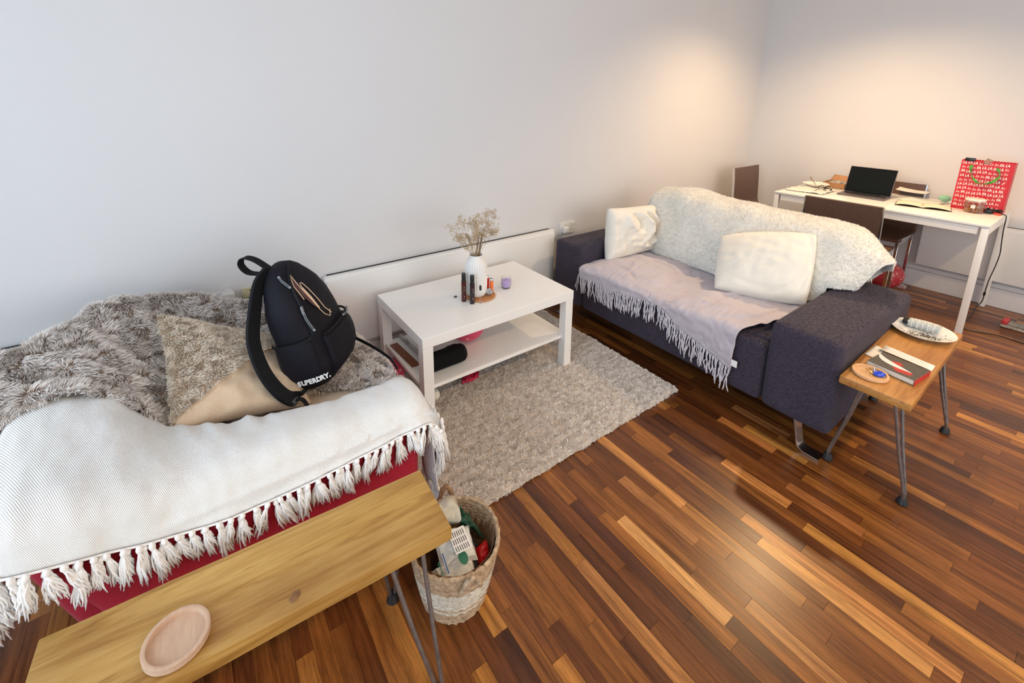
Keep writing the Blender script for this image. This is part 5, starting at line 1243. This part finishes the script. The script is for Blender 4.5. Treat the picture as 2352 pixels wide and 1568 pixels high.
# ---- chairs: leather shell bent in one sweep, chrome edge and square legs
M_LEATH = noisy('brown_bonded_leather', (.105, .058, .042), (.135, .076, .055), 90, .42, .3, .001, 300)
def shell_profile(topz):
    A = [np.array(p) for p in ((-.262, topz), (-.250, topz - .10), (-.240, .62), (-.232, .53), (-.205, .475), (-.14, .455), (0, .452), (.12, .456), (.20, .450))]
    return [cr(A, t) for t in np.linspace(0, len(A) - 1, 34)]
def chair(loc, rz, topz, label, w=.45):
    r = empty('dining_chair', loc, label, 'chair', 'brown leather dining chairs round the desk', rz); MW = chain(r)
    pr_ = shell_profile(topz); nb_ = 16
    def panel(name, pts):
        bm = bmesh.new(); rings = []
        for i, (x, z) in enumerate(pts):
            a = pts[max(i - 1, 0)]; b = pts[min(i + 1, len(pts) - 1)]; t = Vector((b[0] - a[0], 0, b[1] - a[1])).normalized(); n = Vector((t.z, 0, -t.x))
            ww = w / 2 - .006; t_ = .011; sec = [(-ww, -t_), (ww, -t_), (ww + .003, 0), (ww, t_), (-ww, t_), (-ww - .003, 0)]
            rings.append([bm.verts.new(Vector((x, y, z)) + n * q) for y, q in sec])
        for a, b in zip(rings, rings[1:]):
            for k in range(6): bm.faces.new((a[k], a[(k + 1) % 6], b[(k + 1) % 6], b[k]))
        bm.faces.new(rings[0][::-1]); bm.faces.new(rings[-1]); bm.transform(MW); return fin(name, bm, M_LEATH, r)
    panel('backrest', pr_[:15]); panel('seat', pr_[14:])
    for s in (-1, 1):
        bm = bmesh.new(); ribbon(bm, [Vector((x, s * w / 2, z)) for x, z in pr_[:-3]], (0, 1, 0), .008, .019); bm.transform(MW); fin('edge_trim', bm, M_CHROME, r)
        for xx in (-.185, .165):
            bm = bmesh.new(); box(bm, xx - .010, xx + .010, s * (w / 2 - .012) - .010, s * (w / 2 - .012) + .010, 0, .437, .002, 1); bm.transform(MW); fin('leg', bm, M_CHROME, r)
        bm = bmesh.new(); box(bm, -.175, .155, s * (w / 2 - .012) - .008, s * (w / 2 - .012) + .008, .415, .435, .001, 1); bm.transform(MW); fin('side_rail', bm, M_CHROME, r)
    return r
chair((3.862, 1.095, 0), 0, .815, 'brown leather chair with its back to the sofa, pushed up to the desk')
chair((4.475, 1.135, 0), math.pi, .835, 'brown leather chair on the wall side of the desk behind the laptop')
chair((4.342, 1.868, 0), -math.pi / 2, .858, 'brown leather chair at the end of the desk nearest the room corner')

# ---- laptop
lp = empty('laptop', (4.33, 1.19, DH), 'open grey laptop with a dark screen standing on the white desk', 'laptop')
M_ALU = mat('space_grey_aluminium', (.20, .17, .17), .38, .6); M_SCR = mat('screen_glass', (.003, .0035, .004), .25, Specular_IOR_Level=.15); M_KEY = mat('black_keys', (.01, .01, .011), .5)
boxo('base', (4.252, 4.408, 1.040, 1.345, DH + .0005, DH + .013), M_ALU, lp, .003)
bm = bmesh.new()
for i in range(5):
    for j in range(14): box(bm, 4.326 + i * .0145, 4.338 + i * .0145, 1.058 + j * .0195, 1.075 + j * .0195, DH + .0129, DH + .0138)
fin('keys', bm, M_KEY, lp); boxo('trackpad', (4.262, 4.316, 1.145, 1.245, DH + .0128, DH + .0134), mat('trackpad', (.16, .14, .14), .3, .5), lp, 0)
Ms = frame((4.400, 1.345, DH + .014), (0, -1, 0), (.30, 0, .95))
local_box('lid', Ms, (0, .305, 0, .212, -.004, .002), M_ALU, lp, .002)
local_box('bezel', Ms, (.004, .301, .004, .208, .002, .0030), M_SCR, lp, .0003) ; local_box('screen', Ms, (.009, .296, .013, .199, .0030, .0034), mat('screen_off', (.004, .006, .006), .4, Specular_IOR_Level=.15), lp, .0001)
boxo('hinge', (4.398, 4.410, 1.10, 1.285, DH + .006, DH + .019), M_KEY, lp, .002)
# ---- napkin, bowl and spoon at the left end of the desk
M_CREAM = mat('cream_china', (.80, .74, .66), .25)
bc = (4.43, 1.565)
bm = bmesh.new(); lathe(bm, [(0, DH + .001), (.05, DH + .001), (.055, DH + .006), (.092, DH + .032), (.100, DH + .036), (.098, DH + .038), (.088, DH + .034), (.052, DH + .010), (0, DH + .008)], 44, (*bc, 0)); tag(fin('cream_bowl', bm, M_CREAM, None, (*bc, DH)), 'wide shallow cream bowl near the far corner of the desk', 'bowl')
bm = bmesh.new(); tube(bm, [(4.455, 1.565, DH + .012), (4.425, 1.580, DH + .045), (4.405, 1.590, DH + .068), (4.385, 1.598, DH + .092)], [.003, .0045, .0055, .0065], 8, flat=.5); tag(fin('brown_spoon', bm, noisy('spoon_wood', (.28, .17, .08), (.36, .24, .12), 40, .6), None, (4.42, 1.575, DH + .012)), 'spoon with a light brown handle standing out of the cream bowl', 'spoon')
g_ = []
for i in range(26):
    row = []
    for j in range(22):
        u, v = i / 25, j / 21; x = 4.09 + .26 * v + .03 * u; y = 1.665 - .27 * u; row.append((x, y, DH + .003 + .022 * abs(noise.noise((u * 3.2, v * 3.5, 2))) + .010 * abs(noise.noise((u * 9, v * 8, 5)))))
    g_.append(row)
o = gridmesh('cream_napkin', np.array(g_), M_PAPER, None, .0012, loc=(4.2, 1.53, DH)); tag(o, 'crumpled cream paper napkin lying in front of the bowl on the desk', 'napkin')
# glasses
gl = empty('spectacles', (4.31, 1.455, DH), 'black-framed folded spectacles on the desk left of the laptop', 'glasses'); M_TORT = mat('black_acetate', (.012, .008, .007), .25)
for k in (0, 1):
    bm = bmesh.new(); c = Vector((4.315 - .004 * k, 1.478 - .052 * k, DH + .024)); pts = [c + Vector((.010 * math.sin(t), .023 * math.cos(t), .0205 * math.sin(t))) for t in np.linspace(0, 2 * math.pi, 25)]
    tube(bm, pts, .0026, 6, False); fin('rim', bm, M_TORT, gl)
bm = bmesh.new(); tube(bm, spl([(4.314, 1.456, DH + .028), (4.312, 1.452, DH + .033), (4.311, 1.449, DH + .028)], 6), .0026, 6); fin('bridge', bm, M_TORT, gl)
for (a_, b_) in (((4.316, 1.503, DH + .028), (4.33, 1.40, DH + .004)), ((4.308, 1.402, DH + .028), (4.24, 1.500, DH + .004))):
    bm = bmesh.new(); A_ = Vector(a_); Bv = Vector(b_); tube(bm, spl([A_, A_.lerp(Bv, .7) + Vector((0, 0, .012)), Bv], 12), .0025, 6); fin('temple', bm, M_TORT, gl)
# cardboard box
cb = empty('cardboard_box', (4.60, 1.46, DH), 'small open orange-brown cardboard box on the desk left of the laptop', 'box'); M_CARD = noisy('kraft_card', (.42, .20, .085), (.50, .26, .12), 30, .75, .1, .001)
for d_ in ((4.535, 4.538, 1.385, 1.550, DH, DH + .046), (4.695, 4.698, 1.385, 1.550, DH, DH + .046), (4.535, 4.698, 1.385, 1.388, DH, DH + .046), (4.535, 4.698, 1.547, 1.550, DH, DH + .046), (4.535, 4.698, 1.385, 1.550, DH, DH + .003)): boxo('wall_panel', d_, M_CARD, cb, 0)
sheet('lid_flap', [(4.695, 1.550, DH + .046), (4.695, 1.385, DH + .046), (4.752, 1.375, DH + .082), (4.752, 1.545, DH + .088)], M_CARD, None, None, .003, parent=cb)
bm = bmesh.new(); bmesh.ops.create_icosphere(bm, subdivisions=4, radius=1)
for v in bm.verts: v.co = Vector((v.co.x * .062, v.co.y * .062, v.co.z * .018)) * (1 + .5 * noise.noise(v.co * 3)) + Vector((4.61, 1.465, DH + .036))
tag(fin('tissue_wad', bm, noisy('grey_tissue', (.28, .25, .23), (.60, .56, .52), 30, .8, .4, .003), None, (4.61, 1.465, DH + .01)), 'grey crumpled tissue inside the open cardboard box', 'tissue')
# magazines and snack tray right of the laptop
M_REDW = noisy('red_white_print', (.55, .04, .06), (.72, .66, .62), 22, .4, 0, stretch=(1, 2.2, 1))
book('flat_packet', (4.62, 1.15, 0), (0, -1, 0), (1, 0, 0), (.245, .075, .012), DH + .0006, M_REDW, M_REDW, 'flat red and white printed packet lowest in the pile right of the laptop', 'pile right of the laptop', 'packet')
book('flat_packet', (4.60, 1.04, 0), (0, -1, 0), (1, .05, 0), (.16, .055, .018), DH + .013, mat('clear_wrap', (.62, .55, .55), .15), M_REDW, 'shiny wrapped red packet on top of the printed packet right of the laptop', 'pile right of the laptop', 'packet')
sheet('white_leaflet', [(4.63, 1.075, DH + .040), (4.63, .885, DH + .034), (4.70, .875, DH + .046), (4.70, 1.065, DH + .056)], M_PAPER, 'white leaflet lying askew over the red packets right of the laptop', 'leaflet', .0012, .006)
# open notebook with cream pages
nbk = empty('open_notebook', (4.30, .80, DH), 'open cream notebook with a dark cover near the front edge of the desk', 'notebook'); M_CPAGE = noisy('cream_pages', (.76, .68, .48), (.80, .74, .58), 8, .7, .1, .001)
Mn = frame((4.175, .955, DH + .0005), (.06, -.30, 0), (.28, .05, 0))
local_box('cover', Mn, (0, .300, 0, .165, 0, .003), mat('dark_brown_cover', (.05, .025, .012), .5), nbk, .001)
for k in (0, 1):
    G = [[tuple(Mn @ Vector((.004 + k * .146 + .146 * u, .004 + .157 * v, .0045 + .013 * math.sin(PI_ * (u if k else u)) ** .6 * (1 - .3 * u) + .003))) for v in np.linspace(0, 1, 6)] for u in np.linspace(0, 1, 14)]
    gridmesh('page_block', np.array(G), M_CPAGE, nbk, .004)
sheet('pale_cloth', [(4.40, 1.00, DH + .004), (4.38, .78, DH + .004), (4.56, .74, DH + .004), (4.58, .96, DH + .004)], noisy('pale_mint_tissue', (.62, .68, .58), (.74, .74, .68), 12, .8, .2, .002), 'pale mint and cream tissue lying behind the notebook', 'tissue', .002, .008)
bm = bmesh.new(); bmesh.ops.create_icosphere(bm, subdivisions=4, radius=.034)
for v in bm.verts: v.co = v.co * (1 + .08 * noise.noise(v.co * 60)) * 1.; v.co.z *= .75; v.co += Vector((4.555, .765, DH + .038))
tag(fin('mint_pouf', bm, noisy('mint_mesh', (.22, .55, .36), (.38, .70, .50), 160, .8, .6, .003), None, (4.555, .765, DH)), 'fluffy mint green ball on the desk left of the red gift bag', 'pompom')
# gift bag
gb = empty('gift_bag', (4.47, .575, DH), 'red paper gift bag covered in white FA LA LA lettering on the desk', 'gift bag')
M_REDP = noisy('red_paper', (.52, .003, .008), (.60, .006, .014), 6, .4, .05, .002); M_GRB = mat('green_ribbon', (.07, .36, .04), .45); M_LETW = mat('white_letter_print', (.82, .76, .72), .55); M_LETP = mat('pink_letter_print', (.80, .50, .46), .55)
gx0, gx1, gy0, gy1, gz0, gz1 = 4.425, 4.515, .452, .705, DH + .0005, 1.083
lean = .012
def gq(y, z, x=gx0): return Vector((x + lean * (z - gz0) / (gz1 - gz0), y, z))
def zig(name, A_, B_, horiz):
    bm = bmesh.new(); n = 34; lo = []; hi = []
    for k in range(n + 1):
        t = k / n; p = A_.lerp(B_, t); lo.append(bm.verts.new(p)); hi.append(bm.verts.new(p + Vector((lean, 0, gz1 - gz0 - (.004 if k % 2 else 0)))))
    for k in range(n): bm.faces.new((lo[k], lo[k + 1], hi[k + 1], hi[k]))
    o = fin(name, bm, M_REDP, gb, sm=False); md = o.modifiers.new('paper_thickness', 'SOLIDIFY'); md.thickness = .001; return o
c_ = [Vector((gx0, gy1, gz0)), Vector((gx0, gy0, gz0)), Vector((gx1, gy0, gz0)), Vector((gx1, gy1, gz0))]
for k, nm in enumerate(('front_panel', 'side_panel', 'back_panel', 'side_panel')): zig(nm, c_[k], c_[(k + 1) % 4], True)
boxo('bottom_panel', (gx0 + .001, gx1 - .001, gy0 + .001, gy1 - .001, gz0, gz0 + .002), M_REDP, gb, 0)
ROWS = ['LA, LA LA la la la la FA LA', 'la la la FA LA, LA FA LA la', 'FA LA, LA LA LA la la la la', 'LA LA la la la FA LA LA LA', 'la la la, FA LA LA LA LA l', 'LA LA LA LA LA la LA LA la', 'LA LA la la la la FA LA FA', 'la FA LA LA LA FA LA LA LA', 'LA LA LA LA la la la la FA', 'la la la la FA la FA LA la', 'FA LA LA LA LA LA LA la la']
ys_ = 0
for k, row in enumerate(ROWS):
    z_ = gz1 - .026 - k * .0293; xo = 0
    for wd__ in row.split():
        adv = .0265 if wd__[0].isupper() else .0245
        if xo + adv > gy1 - gy0 - .004: break
        p = gq(gy1 - .006 - xo, z_ - .0 * xo + .002 * math.sin(xo * 60 + k), gx0 - .0013)
        o = text('lettering', wd__, .026 if wd__[0].isupper() else .024, M_LETW if wd__[0].isupper() else M_LETP, gb, frame(p, (0, -1, 0), (lean / (gz1 - gz0), 0, 1)), .0002, .18, .0006 if wd__[0].isupper() else .0, 'LEFT', .82)
        o.scale = (.66, 1, 1) if False else o.scale
        bbx = [v.co for v in o.data.vertices]; y0_ = max(v.y for v in bbx); w__ = max(v.y for v in bbx) - min(v.y for v in bbx); sc_ = (adv - .0055) / max(w__, 1e-4)
        for v in o.data.vertices: v.co.y = y0_ + (v.co.y - y0_) * sc_
        xo += adv
for (pts) in ([(.650, 1.052), (.652, 1.02), (.640, .985), (.620, .955), (.600, .935), (.575, .930), (.550, .938), (.530, .955), (.515, .975), (.508, 1.0), (.516, 1.025), (.530, 1.045)],):
    P_ = spl([gq(y, z, gx0 - .006 - .010 * math.sin(i * .3)) for i, (y, z) in enumerate(pts)], 46)
    sd = [(Vector((math.sin(i * .22), math.cos(i * .22) * .6 + .4, .3))).normalized() for i in range(46)]
    bm = bmesh.new(); ribbon(bm, P_, [tuple(s) for s in sd], .016, .0012); fin('ribbon_handle', bm, M_GRB, gb)
bm = bmesh.new(); box(bm, 4.43, 4.45, .640, .690, gz1 - .006, gz1 + .016, .003, 2); tag(fin('black_clip', bm, M_TORT, None, (4.44, .665, gz1)), 'small black and tan clip resting on the top edge of the gift bag', 'clip')
sheet('brown_tag', [(4.432, .602, gz1 - .012), (4.432, .562, gz1 - .016), (4.445, .555, gz1 + .008), (4.445, .585, gz1 + .022)], M_LEDGE, 'brown folded tag sticking out of the top of the gift bag', 'tag', .001)
# storage jar
jc = (4.352, .578)
jr = empty('clip_top_jar', (*jc, DH), 'clip-top glass jar of orange-brown pasta before the red gift bag', 'jar'); M_PASTA = noisy('dry_pasta', (.34, .10, .018), (.56, .24, .05), 90, .6, .5, .003)
bm = bmesh.new(); lathe(bm, [(0, DH + .001), (.046, DH + .001), (.052, DH + .006), (.053, DH + .030), (.053, DH + .066), (.048, DH + .076), (.046, DH + .082), (.044, DH + .082), (.0505, DH + .064), (.0505, DH + .008), (0, DH + .005)], 44, (*jc, 0)); fin('glass_body', bm, M_CLEAR, jr)
bm = bmesh.new()
for k in range(120):
    a = random.random() * 6.28; rr_ = .044 * math.sqrt(random.random()); z = DH + .010 + .046 * random.random(); q = bmesh.ops.create_icosphere(bm, subdivisions=1, radius=.0075)
    E_ = Euler((random.random() * 6, random.random() * 6, random.random() * 6)).to_matrix()
    for v in q['verts']: v.co = E_ @ Vector((v.co.x * .9, v.co.y * .6, v.co.z * .45)) * (1 if random else 1) + Vector((jc[0] + rr_ * math.cos(a), jc[1] + rr_ * math.sin(a), z))
o = fin('pasta', bm, M_PASTA, jr); o['kind'] = 'stuff'
bm = bmesh.new(); lathe(bm, [(0, DH + .083), (.050, DH + .083), (.052, DH + .086), (.052, DH + .092), (.048, DH + .097), (.030, DH + .099), (0, DH + .099)], 44, (*jc, 0)); fin('white_lid', bm, mat('white_plastic_lid', (.74, .70, .64), .3), jr)
bm = bmesh.new(); ring_tube(bm, (jc[0], jc[1], DH + .079), .0485, .0014, n=40); tube(bm, [(jc[0] - .050, jc[1] + .004, DH + .078), (jc[0] - .058, jc[1], DH + .066), (jc[0] - .054, jc[1], DH + .056)], .0016, 6); fin('wire_clip', bm, M_CHROME, jr)
boxo('paper_label', (jc[0] - .0545, jc[0] - .0532, jc[1] - .012, jc[1] + .010, DH + .036, DH + .058), M_PRINTW, jr, .0002)
# black adapter with its cord
ad = empty('power_adapter', (4.41, .475, DH), 'black tangled adapter with an orange-red tag by the right end of the desk', 'adapter')
bm = bmesh.new(); pts = [(4.42 + .028 * math.sin(t * 1.7) * math.cos(t * .6), .488 + .036 * math.cos(t), DH + .012 + .010 * abs(math.sin(t * 2.3)) + .012 * (t / 20)) for t in np.linspace(0, 22, 120)]; tube(bm, pts, .0042, 6); box(bm, 4.385, 4.425, .495, .530, DH + .001, DH + .026, .004, 2); fin('coiled_lead', bm, M_BLACKPL, ad)
boxo('orange_tag', (4.372, 4.396, .452, .480, DH + .001, DH + .012), mat('orange_red_plastic', (.75, .07, .03), .35), ad, .002)
bm = bmesh.new(); tube(bm, spl([(4.392, .452, DH + .008), (4.40, .436, DH + .006), (4.40, .426, DH - .01), (4.41, .424, .64), (4.44, .420, .55), (4.47, .416, .46), (4.55, .430, .34), (4.60, .445, .24), (4.63, .452, .14), (4.645, .455, .05), (4.60, .470, .010), (4.42, .462, .0035), (4.24, .466, .0035), (4.15, .462, .0035), (4.085, .435, .0035), (4.12, .372, .0035), (4.16, .30, .0035), (4.15, .20, .0035), (4.16, .10, .0035)], 120), .0030, 7); tag(fin('black_power_cord', bm, M_BLACKPL, None, (4.40, .43, 0)), 'thin black cord hanging from the desk end and trailing across the floor', 'cord')
bm = bmesh.new(); tube(bm, [(4.635, .4525, .125), (4.6385, .4535, .100)], .0065, 10); tag(fin('cord_switch', bm, M_BLACKPL, None, (4.636, .453, .10)), 'small black inline knob on the cord near the skirting', 'switch')
# low object on the floor at the right edge
fl_ = empty('flat_floor_board', (4.36, .22, 0), 'flat red and grey board with a pale edge lying on the floor at the right edge', 'board')
Mf = frame((4.345, .318, 0.0005), (-.03, -1, 0), (1, -.03, 0))
local_box('pale_edge', Mf, (0, .34, 0, .10, .0, .022), noisy('speckled_edge', (.55, .50, .42), (.28, .20, .16), 60, .7, .3, .002), fl_, .006); local_box('grey_top', Mf, (.03, .336, .004, .096, .0222, .030), noisy('grey_slate', (.12, .12, .12), (.30, .29, .27), 20, .5, .1, .002), fl_, .002); local_box('red_end', Mf, (.002, .029, .004, .096, .0222, .046), mat('red_end_cap', (.50, .03, .04), .4), fl_, .003)
